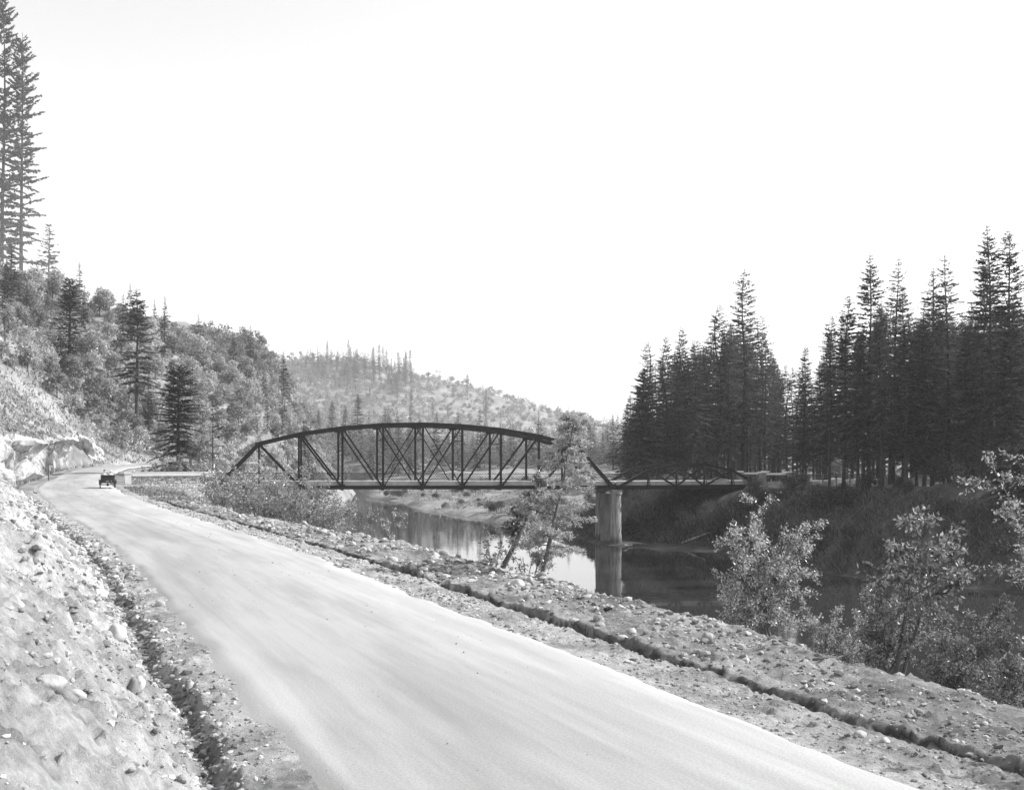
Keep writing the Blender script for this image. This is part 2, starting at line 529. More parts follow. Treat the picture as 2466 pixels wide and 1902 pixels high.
def ground(x, y, st=None):
    sh = np.shape(x)
    x, y = np.asarray(x, float).ravel(), np.asarray(y, float).ravel()
    s, t = frame_of(x, y) if st is None else st
    l = sdist(x, y, LSH, False)
    r = sdist(x, y, RSH, True)
    n1 = fbm(x * 0.05, y * 0.05, 0, 51, 3)
    n2 = fbm(x * 0.3, y * 0.3, 0, 55, 3)
    n3 = fbm(x * 1.6, y * 1.6, 0, 57, 2)
    hillA = tent(x, y, RIDGE_A, 0.62) + 2.0 * n1 * sstep(y, 230, 280)
    zp = prof(s, t)
    # right of the distant road the land is the flat top of the bank
    zl = np.maximum(zp, hillA)
    slope_l = WATER - 0.2 + (0.85 + 0.75 * sstep(y, 215, 265)) * l + (0.35 * n2 + 0.10 * n3) * sstep(l, 0.5, 4) * (1 - sstep(l, 9, 14))
    zl = smin(zl, slope_l, 0.5)
    w = sstep(y, 158, 205)
    nr = 8.0 * sstep(r, -0.5, 15) + 0.03 * np.maximum(r - 12, 0)
    near_r = WATER - 0.25 + np.minimum(nr, 8.1) + (0.8 * n2 + 2.0 * n1) * sstep(r, 0.5, 6)
    bar = np.minimum(0.5 + 0.13 * np.maximum(r, 0) - 0.4 * (r < 0.3), 4.6) + 0.45 * n2 + 0.6 * n1
    bar = bar + 3.0 * sstep(y, 300, 420) + 5.0 * sstep(y, 400, 422) * sstep(r, 0, 7) * sstep(-x, 20, 45)
    far_r = WATER - 0.15 + bar * sstep(r, -0.4, 2.5)
    zr_ = near_r * (1 - w) + far_r * w
    z = np.where(l > 0, zl, np.where(r > 0, zr_, WATER - 1.6))
    z = np.where((l <= 0) & (r <= 0), np.maximum(WATER - 1.6, WATER + 0.9 * np.maximum(l, r)), z)
    # the ground falls away in front of the retaining wall
    a_ = (x + 45.6) * 0.9135 + (y - 131.3) * 0.4067
    b_ = (x + 45.6) * 0.4067 - (y - 131.3) * 0.9135
    z = z - 2.4 * sstep(a_, -0.5, 9) * (1 - sstep(a_, 13, 22)) * sstep(b_, -0.8, 0.2) * (1 - sstep(b_, 10, 46))
    ax, ay, bx, by = 12.0, 153.5, 27.0, 136.0
    u = np.clip(((x - ax) * (bx - ax) + (y - ay) * (by - ay)) / ((bx - ax) ** 2 + (by - ay) ** 2), 0, 1)
    dsp = np.hypot(x - ax - u * (bx - ax), y - ay - u * (by - ay))
    z = np.where(dsp < 9, np.maximum(z, WATER + 0.42 - 0.15 * dsp + 0.22 * n2), z)
    # level ground round the right-hand bridge end
    a_ = (x - 35.3) * 0.9732 + (y - 154.1) * 0.2300
    b_ = -(x - 35.3) * 0.2300 + (y - 154.1) * 0.9732
    ml = sstep(a_, -4, 0) * (1 - sstep(a_, 16, 22)) * sstep(b_, -7, -3) * (1 - sstep(b_, 12, 16))
    z = np.where(ml > 0, z * (1 - ml) + np.minimum(z, -0.62 - 0.12 * np.clip(-b_, 0, 6)) * ml, z)
    hb = tent(x, y, RIDGE_B, 0.30) + 4.0 * n1
    hc = tent(x, y, RIDGE_C, 0.12) + 2.0 * n1
    z = np.where(y > 380, np.maximum(z, np.maximum(hb, hc)), z)
    return z.reshape(sh)

def g1(x, y):
    return float(ground(np.array([x]), np.array([y]))[0])

def hit(px, py, d0=5.0, d1=1500.0):
    """where the line of sight through a point of the photograph meets the ground"""
    D = np.exp(np.linspace(math.log(d0), math.log(d1), 700))
    X = (px - CX) / F * D
    Z = CAMZ + (HY - py) / F * D
    k = np.argmax(Z < ground(X, D))
    if Z[k] >= ground(X[k:k + 1], D[k:k + 1])[0]:
        k = len(D) - 1
    return float(X[k]), float(D[k]), float(ground(X[k:k + 1], D[k:k + 1])[0])

def grid_faces(ni, nj):
    i, j = np.meshgrid(np.arange(ni - 1), np.arange(nj - 1), indexing='ij')
    a = (i * nj + j).ravel()
    return np.c_[a, a + 1, a + nj + 1, a + nj]

# ---- near ground: the bank, ditches, shoulders and berm along the road
s_near = [0.0]
while s_near[-1] < sY(100):
    yy = np.interp(s_near[-1], SS, CC[:, 1])
    s_near.append(s_near[-1] + max(0.055, 0.0052 * abs(yy)))
s_near = np.array(s_near)
tn = [np.arange(-12, -8, 0.14), np.arange(-8, -2.4, 0.05), np.arange(-2.4, 2.6, 0.4), np.arange(2.6, 9.0, 0.06), np.arange(9.0, 13.0, 0.2)]
t_near = np.concatenate(tn)
SG, TG = np.meshgrid(s_near, t_near, indexing='ij')
XG, YG = xy_of(SG, TG)
ZG = ground(XG.ravel(), YG.ravel(), (SG.ravel(), TG.ravel())).reshape(XG.shape)
off = np.abs(TG) > half_w(SG)
bankm = ((-TG - half_w(SG)) > 1.35)
amp = sstep(np.abs(TG) - half_w(SG), 0.0, 0.7)
rough = fbm(XG * 2.2, YG * 2.2, 0, 61, 4, 0.6)
clod = np.clip(fbm(XG * 5.0, YG * 5.0, 0, 67, 3, 0.6), 0.0, 1.5)
ZG = ZG + off * amp * (0.035 * rough + 0.060 * clod) + bankm * (0.10 * np.clip(fbm(XG * 1.5, YG * 1.5, ZG * 1.5, 69, 4, 0.6), -0.6, 1.2) * 1.4 + 0.11 * np.abs(fbm(XG * 3.5, YG * 3.5, ZG * 3.5, 70, 3, 0.6)))
ZG = ZG + off * amp * 0.022 * np.clip(fbm(XG * 11, YG * 11, 0, 68, 2, 0.6), -.2, 1.2)
ZG = ZG - np.where(off, 0, 0.06)
NEAR_V = np.c_[XG.ravel(), YG.ravel(), ZG.ravel()]
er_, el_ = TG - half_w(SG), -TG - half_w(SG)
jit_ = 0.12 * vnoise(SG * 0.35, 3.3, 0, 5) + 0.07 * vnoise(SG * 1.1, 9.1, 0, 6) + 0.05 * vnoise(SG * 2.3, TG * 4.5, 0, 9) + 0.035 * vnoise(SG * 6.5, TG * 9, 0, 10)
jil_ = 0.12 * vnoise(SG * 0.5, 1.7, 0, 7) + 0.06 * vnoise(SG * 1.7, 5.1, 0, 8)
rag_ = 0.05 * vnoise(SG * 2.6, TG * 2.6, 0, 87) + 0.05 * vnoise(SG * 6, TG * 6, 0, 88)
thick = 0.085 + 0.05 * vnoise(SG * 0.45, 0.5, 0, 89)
damp = (1 - sstep(np.abs(er_ + jit_ + rag_ - 1.79), thick * .6, thick * 1.2)) * (SG > 2)  # shade of the right ditch wall, painted in as a dark band
shade_left = (1 - sstep(np.abs(el_ + jil_ + rag_ - 1.12), thick * .3, thick * 2.0)) * .7  # shadow among the left ditch stones, painted into the ground too
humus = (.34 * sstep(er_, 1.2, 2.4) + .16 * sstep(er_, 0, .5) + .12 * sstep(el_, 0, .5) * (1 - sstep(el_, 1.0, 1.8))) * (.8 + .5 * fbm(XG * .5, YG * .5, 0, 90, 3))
damp = np.maximum(damp, np.clip(humus, 0, .6))  # painted ditch shade joined with the darker organic soil
fq = grid_faces(len(s_near), len(t_near))
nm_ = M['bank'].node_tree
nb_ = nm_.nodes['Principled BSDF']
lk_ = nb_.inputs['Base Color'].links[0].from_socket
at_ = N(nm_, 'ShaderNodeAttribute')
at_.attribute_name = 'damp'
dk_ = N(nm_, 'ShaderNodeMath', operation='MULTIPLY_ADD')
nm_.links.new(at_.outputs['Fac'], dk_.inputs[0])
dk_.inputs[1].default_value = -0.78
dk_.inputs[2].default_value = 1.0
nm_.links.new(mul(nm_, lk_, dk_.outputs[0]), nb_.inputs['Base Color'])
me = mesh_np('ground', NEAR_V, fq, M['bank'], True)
me.attributes.new('damp', 'FLOAT', 'POINT').data.foreach_set('value', np.maximum(damp, shade_left).ravel().astype(np.float32))
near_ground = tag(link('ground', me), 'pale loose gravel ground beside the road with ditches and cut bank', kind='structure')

def near_z(s, t):
    """height of the finished near ground at road coordinates"""
    i = np.clip(np.interp(s, s_near, np.arange(len(s_near))), 0, len(s_near) - 1.001)
    j = np.clip(np.interp(t, t_near, np.arange(len(t_near))), 0, len(t_near) - 1.001)
    i0, j0 = i.astype(int), j.astype(int)
    fi, fj = i - i0, j - j0
    return (ZG[i0, j0] * (1 - fi) * (1 - fj) + ZG[i0 + 1, j0] * fi * (1 - fj) + ZG[i0, j0 + 1] * (1 - fi) * fj + ZG[i0 + 1, j0 + 1] * fi * fj)

# ---- the far land, graded outwards from the road
ang = np.concatenate([np.arange(-180, -34, 4.0), np.arange(-34, 33, 0.16), np.arange(33, 181, 4.0)])
rad = np.exp(np.arange(math.log(6), math.log(4500), 0.0125))
RA, AA = np.meshgrid(rad, np.radians(ang), indexing='ij')
XF, YF = RA * np.sin(AA), RA * np.cos(AA)
sF, tF = frame_of(XF, YF)
ZF = ground(XF.ravel(), YF.ravel(), (sF, tF))
ZF = ZF.reshape(XF.shape)
sF, tF = sF.reshape(XF.shape), tF.reshape(XF.shape)
cov = sstep(sF, 0.0, 2.5) * (1 - sstep(sF, sY(97), sY(99.5))) * sstep(tF, -11.8, -10.5) * (1 - sstep(tF, 11.0, 12.6))
ZF = ZF - 2.2 * cov
roadcov = (np.abs(tF) < half_w(sF) + 0.2) & (sF > 1)
ZF = np.where(roadcov, ZF - 0.25, ZF)
cov2 = sstep(sF, S_CLIFF0 - 6, S_CLIFF0 - 3) * (1 - sstep(sF, S_BEND + 3, S_BEND + 8)) * (1 - sstep(tF, -7.5, -5.5)) * sstep(tF, -62, -58)
ZF = ZF - 2.5 * cov2
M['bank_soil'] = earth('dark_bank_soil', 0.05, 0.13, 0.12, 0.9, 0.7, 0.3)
rF = sdist(XF, YF, RSH, True).reshape(XF.shape)
fq = grid_faces(len(rad), len(ang))
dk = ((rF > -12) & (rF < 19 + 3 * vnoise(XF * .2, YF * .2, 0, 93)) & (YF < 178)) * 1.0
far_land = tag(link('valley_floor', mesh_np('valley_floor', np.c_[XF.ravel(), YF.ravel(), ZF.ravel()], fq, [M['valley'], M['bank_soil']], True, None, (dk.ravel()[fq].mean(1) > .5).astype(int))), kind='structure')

# ---- the steep hillside with its rock cut, left of the road
sh_ = np.arange(S_CLIFF0 - 7, S_BEND + 9, 0.36)
th_ = -np.concatenate([np.arange(4.6, 9.5, 0.16), np.arange(9.5, 62, 0.42)])
SG2, TG2 = np.meshgrid(sh_, th_, indexing='ij')
X2, Y2 = xy_of(SG2, TG2)
Z2 = ground(X2.ravel(), Y2.ravel(), (SG2.ravel(), TG2.ravel())).reshape(X2.shape)
nx2, ny2 = np.interp(SG2, SS, NN[:, 0]), np.interp(SG2, SS, NN[:, 1])
zr2 = Z2 - z_road(SG2)
rockm = sstep(zr2, 0.3, 1.0) * (1 - sstep(zr2, 4.4, 6.2)) * sstep(SG2, S_CLIFF0, S_CLIFF0 + 10) * (1 - sstep(SG2, S_CLIFF1 - 4, S_CLIFF1 + 6))
fr = fbm(SG2 * 0.45 + Z2 * 0.10, Z2 * 0.22, 0, 71, 4, 0.6)
blk = np.abs(vnoise(SG2 * 0.28 + 0.06 * Z2, Z2 * 0.25, 0, 73))
crk = np.clip(1 - 6 * np.abs(vnoise(SG2 * 0.42 + 0.12 * Z2, Z2 * 0.10, 0, 74)), 0, 1)
push = rockm * (1.3 * fr + 1.3 * blk - 0.3 - 1.2 * crk)
brow = sstep(zr2, 3.9, 4.7) * (1 - sstep(zr2, 5.4, 7.5)) * sstep(SG2, S_CLIFF0 + 10, S_CLIFF0 + 22) * (1 - sstep(SG2, S_CLIFF1 - 8, S_CLIFF1))
push = push + brow * (1.3 + 0.9 * vnoise(SG2 * 0.35, 2.2, 0, 75))
bump2 = 0.45 * fbm(SG2 * 0.5, TG2 * 0.5, 0, 77, 4, 0.6)
gl2 = -0.9 * np.clip(vnoise(SG2 * 0.22 - TG2 * 0.05, TG2 * 0.05, 0, 79), 0.1, 1)
push = push + (1 - rockm) * sstep(zr2, 1.0, 4.0) * (bump2 + gl2)
X2, Y2 = X2 + nx2 * push, Y2 + ny2 * push
HILL_S, HILL_T = sh_, th_
hill_mi = None
mr, n, b = newmat('rock_face')
g = N(n, 'ShaderNodeNewGeometry')
a1 = grey_ramp(n, noise_tex(n, g.outputs['Position'], 0.35, 5), 0.30, 0.52, 0.35, 0.65)
mpr = N(n, 'ShaderNodeMapping')
mpr.inputs['Scale'].default_value = (1.3, 1.3, .35)
n.links.new(g.outputs['Position'], mpr.inputs[0])
a2 = grey_ramp(n, noise_tex(n, mpr.outputs[0], 1.1, 7, 0.75), 0.30, 1.12, 0.34, 0.54)
n.links.new(mul(n, a1, a2), b.inputs['Base Color'])
b.inputs['Roughness'].default_value = 0.9
b.inputs['Specular IOR Level'].default_value = 0.15
bm = N(n, 'ShaderNodeBump')
bm.inputs['Strength'].default_value = 0.9
bm.inputs['Distance'].default_value = 0.3
n.links.new(noise_tex(n, g.outputs['Position'], 1.4, 8, 0.7), bm.inputs['Height'])
n.links.new(bm.outputs[0], b.inputs['Normal'])
M['rock'] = mr
M['hillsoil'] = earth('hillside_soil', 0.20, 0.36, 0.15, 1.6, 0.8, 0.25)
fq = grid_faces(len(sh_), len(th_))
mi = (rockm.ravel()[fq].mean(1) > 0.4).astype(int)
hillside = tag(link('hillside', mesh_np('hillside', np.c_[X2.ravel(), Y2.ravel(), Z2.ravel()], fq[:, ::-1], [M['hillsoil'], M['rock']], False, None, mi)), kind='structure')

def hill_pt(s, t):
    i = np.clip(np.interp(s, sh_, np.arange(len(sh_))), 0, len(sh_) - 1.001)
    j = np.clip(np.interp(-np.asarray(t), -th_, np.arange(len(th_))), 0, len(th_) - 1.001)
    i0, j0 = i.astype(int), j.astype(int)
    fi, fj = i - i0, j - j0
    return [A[i0, j0] * (1 - fi) * (1 - fj) + A[i0 + 1, j0] * fi * (1 - fj) + A[i0, j0 + 1] * (1 - fi) * fj + A[i0 + 1, j0 + 1] * fi * fj for A in (X2, Y2, Z2)]

# ---- road: oiled gravel, lighter towards its edges, faint wheel streaks along it
m, n, b = newmat('road_gravel')
uvn = N(n, 'ShaderNodeUVMap')
mp = N(n, 'ShaderNodeMapping')
mp.inputs['Scale'].default_value = (0.12, 3.2, 1)
n.links.new(uvn.outputs[0], mp.inputs[0])
st = grey_ramp(n, noise_tex(n, mp.outputs[0], 1.0, 6, 0.65), 0.93, 1.05, 0.3, 0.7)
mp2 = N(n, 'ShaderNodeMapping')
mp2.inputs['Scale'].default_value = (0.05, 0.35, 1)
n.links.new(uvn.outputs[0], mp2.inputs[0])
pt = grey_ramp(n, noise_tex(n, mp2.outputs[0], 1.3, 5, 0.65), 0.30, 0.375, 0.38, 0.62)
sep = N(n, 'ShaderNodeSeparateXYZ')
n.links.new(uvn.outputs[0], sep.inputs[0])
ab = N(n, 'ShaderNodeMath', operation='ABSOLUTE')
n.links.new(sep.outputs[1], ab.inputs[0])
ed = grey_ramp(n, ab.outputs[0], 1.0, 1.10, 1.8, 2.75)
wt = grey_ramp(n, sep.outputs[1], 0.97, 1.14, -0.6, 1.6)
fine = grey_ramp(n, noise_tex(n, uvn.outputs[0], 30, 8, 0.85), 0.80, 1.14, 0.35, 0.65)
wv = N(n, 'ShaderNodeMath', operation='PINGPONG')
n.links.new(ab.outputs[0], wv.inputs[0])
wv.inputs[1].default_value = .72
tr_ = grey_ramp(n, wv.outputs[0], 1.02, .96, .45, .68)
n.links.new(mul(n, mul(n, mul(n, mul(n, mul(n, st, pt), ed), wt), fine), tr_), b.inputs['Base Color'])
b.inputs['Roughness'].default_value = 0.85
b.inputs['Specular IOR Level'].default_value = 0.15
bm = N(n, 'ShaderNodeBump')
bm.inputs['Strength'].default_value = 0.35
bm.inputs['Distance'].default_value = 0.02
n.links.new(noise_tex(n, uvn.outputs[0], 9, 8, 0.8), bm.inputs['Height'])
n.links.new(bm.outputs[0], b.inputs['Normal'])
M['road'] = m
sr = np.concatenate([np.arange(0, sY(100), 0.5), np.arange(sY(100), S_BEND + 24, 1.0)])
ur = np.linspace(-1, 1, 81)
SR, UR = np.meshgrid(sr, ur, indexing='ij')
ragged = 0.26 * vnoise(SR * 0.5, np.sign(UR) * 7.7, 0, 81) + 0.16 * vnoise(SR * 1.6, np.sign(UR) * 3.1, 0, 83)
TR = UR * (half_w(SR) + 0.30 + np.where(np.abs(UR) > 0.8, ragged * (np.abs(UR) - 0.8) * 5, 0))
XR, YR = xy_of(SR, TR)
ZR = z_road(SR) + 0.07 * (1 - np.minimum(1, np.abs(UR)) ** 2) + 0.02 - 0.10 * sstep(np.abs(UR), 0.86, 1.0) + 0.016 * fbm(SR * 0.25, TR * 1.2, 0, 85, 3)
road = tag(link('road', mesh_np('road', np.c_[XR.ravel(), YR.ravel(), ZR.ravel()], grid_faces(len(sr), len(ur)), M['road'], True, np.c_[SR.ravel(), TR.ravel()])), 'pale gravel highway sweeping left past the bridge approach', kind='structure')

# ---- river
m, n, b = newmat('river_water')
b.inputs['Base Color'].default_value = (0.035, 0.035, 0.035, 1)
b.inputs['Roughness'].default_value = 0.03
b.inputs['IOR'].default_value = 1.45
b.inputs['Specular IOR Level'].default_value = 0.6
g = N(n, 'ShaderNodeNewGeometry')
mp = N(n, 'ShaderNodeMapping')
mp.inputs['Scale'].default_value = (0.10, 0.28, 0.2)
n.links.new(g.outputs['Position'], mp.inputs[0])
bm = N(n, 'ShaderNodeBump')
bm.inputs['Strength'].default_value = 0.03
bm.inputs['Distance'].default_value = 0.2
n.links.new(noise_tex(n, mp.outputs[0], 1.5, 4, 0.6), bm.inputs['Height'])
n.links.new(bm.outputs[0], b.inputs['Normal'])
M['water'] = m
poly = np.vstack([LSH + [[-6, 0]], RSH[::-1] + [[6, 0]]])
wx = np.linspace(-420, 130, 60)
V = [(p[0], p[1], WATER) for p in np.vstack([LSH, RSH])]
k = MB()
nl = 60
ul = np.linspace(0, 1, nl)
def resample(P, m):
    d = np.r_[0, np.cumsum(np.hypot(*np.diff(P, axis=0).T))]
    return d, lambda q: np.c_[np.interp(q, d, P[:, 0]), np.interp(q, d, P[:, 1])]
# a strip between the two shores, carried 4 m into each bank
ys = np.concatenate([np.arange(-45, 550, 6.0)])
lx = np.interp(ys, LSH[:, 1], LSH[:, 0]) - 7 - 150 * sstep(ys, 500, 530)
rx = np.interp(ys, RSH[:, 1], RSH[:, 0]) + 9
ux = np.linspace(0, 1, 12)
WX = lx[:, None] + (rx - lx)[:, None] * ux[None, :]
WY = np.repeat(ys[:, None], 12, 1)
river = tag(link('river', mesh_np('river', np.c_[WX.ravel(), WY.ravel(), np.full(WX.size, WATER)], grid_faces(len(ys), 12)[:, ::-1], M['water'], True)), 'calm river reflecting the white sky', kind='structure')

# ------------------------------------------------------------------ the through truss bridge
BA = R(13.3)
BU = Vector((math.cos(BA), math.sin(BA), 0))       # along the bridge, left to right
BW = Vector((-math.sin(BA), math.cos(BA), 0))      # across it, away from the camera
B0 = Vector((-36.9, 137.0, 0))                     # near truss, left bearing
SPAN, NP = 52.0, 10
TW = 7.0
DROP = -0.006                                       # the deck falls slightly to the right
def bridge_xf(root, origin, rz=BA):
    root.location = origin
    root.rotation_euler = (0, 0, rz)

def zd(u):
    return DROP * u

main_bridge = thing('truss_bridge', 'long black steel through truss bridge with arched top chord', 'bridge')
bridge_xf(main_bridge, B0)
p = SPAN / NP
HT = [0, 5.55, 6.85, 7.65, 8.1, 8.25, 8.1, 7.65, 6.85, 5.55, 0]
BOT = -0.62
def tp(i, w): return Vector((i * p, w, zd(i * p) + BOT + HT[i]))
def bp(i, w): return Vector((i * p, w, zd(i * p) + BOT))
steel = M['steel']
for w in (0.0, TW):
    for i in range(1, NP - 1):
        k = MB(); k.bar(tp(i, w), tp(i + 1, w), 0.44, 0.5); k.build('top_chord', steel, main_bridge)
    for i, j in ((0, 1), (NP, NP - 1)):
        k = MB(); k.bar(bp(i, w), tp(j, w), 0.44, 0.5); k.build('end_post', steel, main_bridge)
    k = MB(); k.bar(bp(0, w), bp(NP, w), 0.34, 0.42); k.build('bottom_chord', steel, main_bridge)
    for i in range(1, NP):
        k = MB()
        wd = 0.26 if 1 < i < NP - 1 else 0.2
        for s_ in (-1, 1):
            k.bar(bp(i, w) + Vector((0, s_ * 0.11, 0)), tp(i, w) + Vector((0, s_ * 0.11, 0)), wd, 0.09, (0, 1, 0))
        q = 1
        z = 0.8
        while z < HT[i] - 0.8:                       # lacing bars between the two channels
            c0, c1 = bp(i, w) + Vector((0, -0.11 * q, z)), bp(i, w) + Vector((0, 0.11 * q, z + 0.32))
            k.bar(c0, c1, 0.05, 0.02); z += 0.32; q = -q
        k.build('vertical', steel, main_bridge)
    dg = [(1, 2, .26), (2, 3, .24), (3, 4, .2), (4, 5, .17), (9, 8, .26), (8, 7, .24), (7, 6, .2), (6, 5, .17)]
    for a_, b_, wd in dg:
        k = MB()
        for s_ in (-1, 1):
            o = Vector((0, s_ * 0.09, 0))
            k.bar(tp(a_, w) + o, bp(b_, w) + o, 0.05, wd, (0, 0, 1))
        k.build('diagonal', steel, main_bridge)
    for a_, b_ in ((5, 4), (5, 6), ):
        k = MB(); k.bar(tp(a_, w), bp(b_, w), 0.05, 0.13); k.build('counter_diagonal', steel, main_bridge)
    for i in range(1, NP):
        k = MB()
        c = tp(i, w)
        for s_ in (-0.235, 0.235):
            k.hexa([c + Vector((dx, s_ + dy, dz)) for dz0 in (0,) for dx, dy, dz in
                    ((-.5, -.012, -.42), (.5, -.012, -.42), (.5, .012, -.42), (-.5, .012, -.42), (-.5, -.012, .16), (.5, -.012, .16), (.5, .012, .16), (-.5, .012, .16))])
        k.build('gusset_plate', steel, main_bridge)
    for i in range(0, NP + 1):
        k = MB()
        c = bp(i, w)
        s_ = -0.19 if w == 0 else 0.19
        k.box((c.x - .36, c.y + s_ - .012, c.z - .2), (c.x + .36, c.y + s_ + .012, c.z + .42))
        k.build('gusset_plate', steel, main_bridge)
for i in range(2, NP - 1):                           # sway frames across the road
    a, b = tp(i, 0.2), tp(i, TW - 0.2)
    k = MB()
    k.bar(a + Vector((0, 0, -.1)), b + Vector((0, 0, -.1)), 0.14, 0.16)
    dz = Vector((0, 0, -min(1.9, HT[i] - 5.2)))
    k.bar(a + dz, b + dz, 0.12, 0.12)
    mid = (a + b) / 2
    k.bar(a + dz, mid, 0.07, 0.07); k.bar(b + dz, mid, 0.07, 0.07)
    k.build('sway_frame', steel, main_bridge)
for i in (1, NP - 1):                                # portals at the two ends
    a, b = tp(i, 0.25), tp(i, TW - 0.25)
    d = (bp(0 if i == 1 else NP, 0) - tp(i, 0)).normalized()
    k = MB()
    k.bar(a, b, 0.2, 0.22); k.bar(a + d * 0.9, b + d * 0.9, 0.12, 0.14)
    n_ = 9
    for q in range(n_):
        f0, f1 = q / n_, (q + 1) / n_
        k.bar(a.lerp(b, f0), (a + d * .9).lerp(b + d * .9, f1), 0.05, 0.05)
        k.bar((a + d * .9).lerp(b + d * .9, f0), a.lerp(b, f1), 0.05, 0.05)
    k.build('portal_frame', steel, main_bridge)
for i in range(1, NP - 1):                           # top laterals
    k = MB()
    k.bar(tp(i, 0.2), tp(i + 1, TW - 0.2), 0.07, 0.07); k.bar(tp(i, TW - 0.2), tp(i + 1, 0.2), 0.07, 0.07)
    k.build('top_lateral', steel, main_bridge)
for i in range(0, NP + 1):
    k = MB()
    c = bp(i, 0)
    k.box((c.x - .14, 0.2, c.z - .34), (c.x + .14, TW - .2, c.z + .30))
    k.build('floor_beam', steel, main_bridge)
def deckpart(root, span, drop, y0, y1):
    k = MB()
    z0, z1 = 0, drop * span
    k.hexa([(-.2, y0, z0 - .1), (span + .2, y0, z1 - .1), (span + .2, y1, z1 - .1), (-.2, y1, z0 - .1), (-.2, y0, z0 + .12), (span + .2, y0, z1 + .12), (span + .2, y1, z1 + .12), (-.2, y1, z0 + .12)])
    k.build('deck', M['concrete'], root)
    for y in (y0 - 0.163, y1 + 0.163):
        k = MB()
        k.hexa([(-.2, y - .16, z0 - .34), (span + .2, y - .16, z1 - .34), (span + .2, y + .16, z1 - .34), (-.2, y + .16, z0 - .34), (-.2, y - .16, z0 + .2), (span + .2, y - .16, z1 + .2), (span + .2, y + .16, z1 + .2), (-.2, y + .16, z0 + .2)])
        k.build('kerb', M['concrete'], root)
deckpart(main_bridge, SPAN, DROP, 0.62, TW - 0.62)
def lattice_rail(root, span, drop, y, h0=.27, h1=1.12):
    r = link('railing', None, root)
    r.empty_display_size = .2
    k = MB()
    for z in (h0 + .05, h1):
        k.bar((0, y, z), (span, y, z + drop * span), .07, .07)
    rl = k.mesh('railing', M['steel'])
    bpy.data.objects.remove(r)
    r = link('railing', rl, root)
    k = MB()
    st_ = .36
    x = 0.0
    hh = h1 - h0
    while x < span - hh:
        for s_ in (0, 1):
            a, b = (x, y - .02 + .04 * s_, h0 + .05 + drop * x), (x + hh, y - .02 + .04 * s_, h1 + drop * x)
            if s_: a, b = (a[0], a[1], b[2]), (b[0], b[1], a[2])
            k.bar(a, b, .012, .04)
        x += st_
    tag(k.build('lattice', M['steel'], r), kind='stuff')
    return r
lattice_rail(main_bridge, SPAN, DROP, TW - .45)
k = MB()
for y in np.linspace(1.1, TW - 1.1, 5):
    k.bar((0, y, -.3), (SPAN, y, -.3 + DROP * SPAN), .2, .36)
k.build('stringers', steel, main_bridge)
k = MB(); k.bar(bp(0, -.0) + Vector((0, -.28, -.02)), bp(NP, 0) + Vector((0, -.28, -.02)), .1, .34); k.build('edge_girder', steel, main_bridge)

# ---- pony truss span on the right
P0 = B0 + BU * (SPAN + 0.9) + Vector((0, 0, DROP * SPAN))
pony = thing('pony_truss_bridge', 'short low black pony truss span on the right of the pier', 'bridge')
bridge_xf(pony, P0)
PS, PN = 20.6, 5
PHT = [0, 2.15, 2.95, 2.95, 2.15, 0]
def ptp(i, w): return Vector((i * PS / PN, w, -.5 + PHT[i]))
def pbp(i, w): return Vector((i * PS / PN, w, -.5))
for w in (0.0, TW):
    for i in range(1, PN - 1):
        k = MB(); k.bar(ptp(i, w), ptp(i + 1, w), .36, .38); k.build('top_chord', steel, pony)
    for i, j in ((0, 1), (PN, PN - 1)):
        k = MB(); k.bar(pbp(i, w), ptp(j, w), .36, .38); k.build('end_post', steel, pony)
    k = MB(); k.bar(pbp(0, w) + Vector((0, 0, -.15)), pbp(PN, w) + Vector((0, 0, -.15)), .24, .5); k.build('bottom_chord', steel, pony)
    for i in range(1, PN):
        k = MB(); k.bar(pbp(i, w), ptp(i, w), .2, .18); k.build('vertical', steel, pony)
    for a_, b_ in ((1, 2), (4, 3), (2, 3), (3, 2)):
        k = MB(); k.bar(ptp(a_, w), pbp(b_, w), .16, .22); k.build('diagonal', steel, pony)
    for i in range(1, PN):
        k = MB(); q = 0.9 if w else -0.9
        k.bar(pbp(i, w) + Vector((0, q, .1)), ptp(i, w), .1, .1); k.build('side_brace', steel, pony)
for i in range(PN + 1):
    k = MB(); c = pbp(i, 0); k.box((c.x - .12, -.6, c.z - .38), (c.x + .12, TW + .6, c.z + .22)); k.build('floor_beam', steel, pony)
deckpart(pony, PS, 0, .62, TW - .62)
lattice_rail(pony, PS, 0, TW - .45)

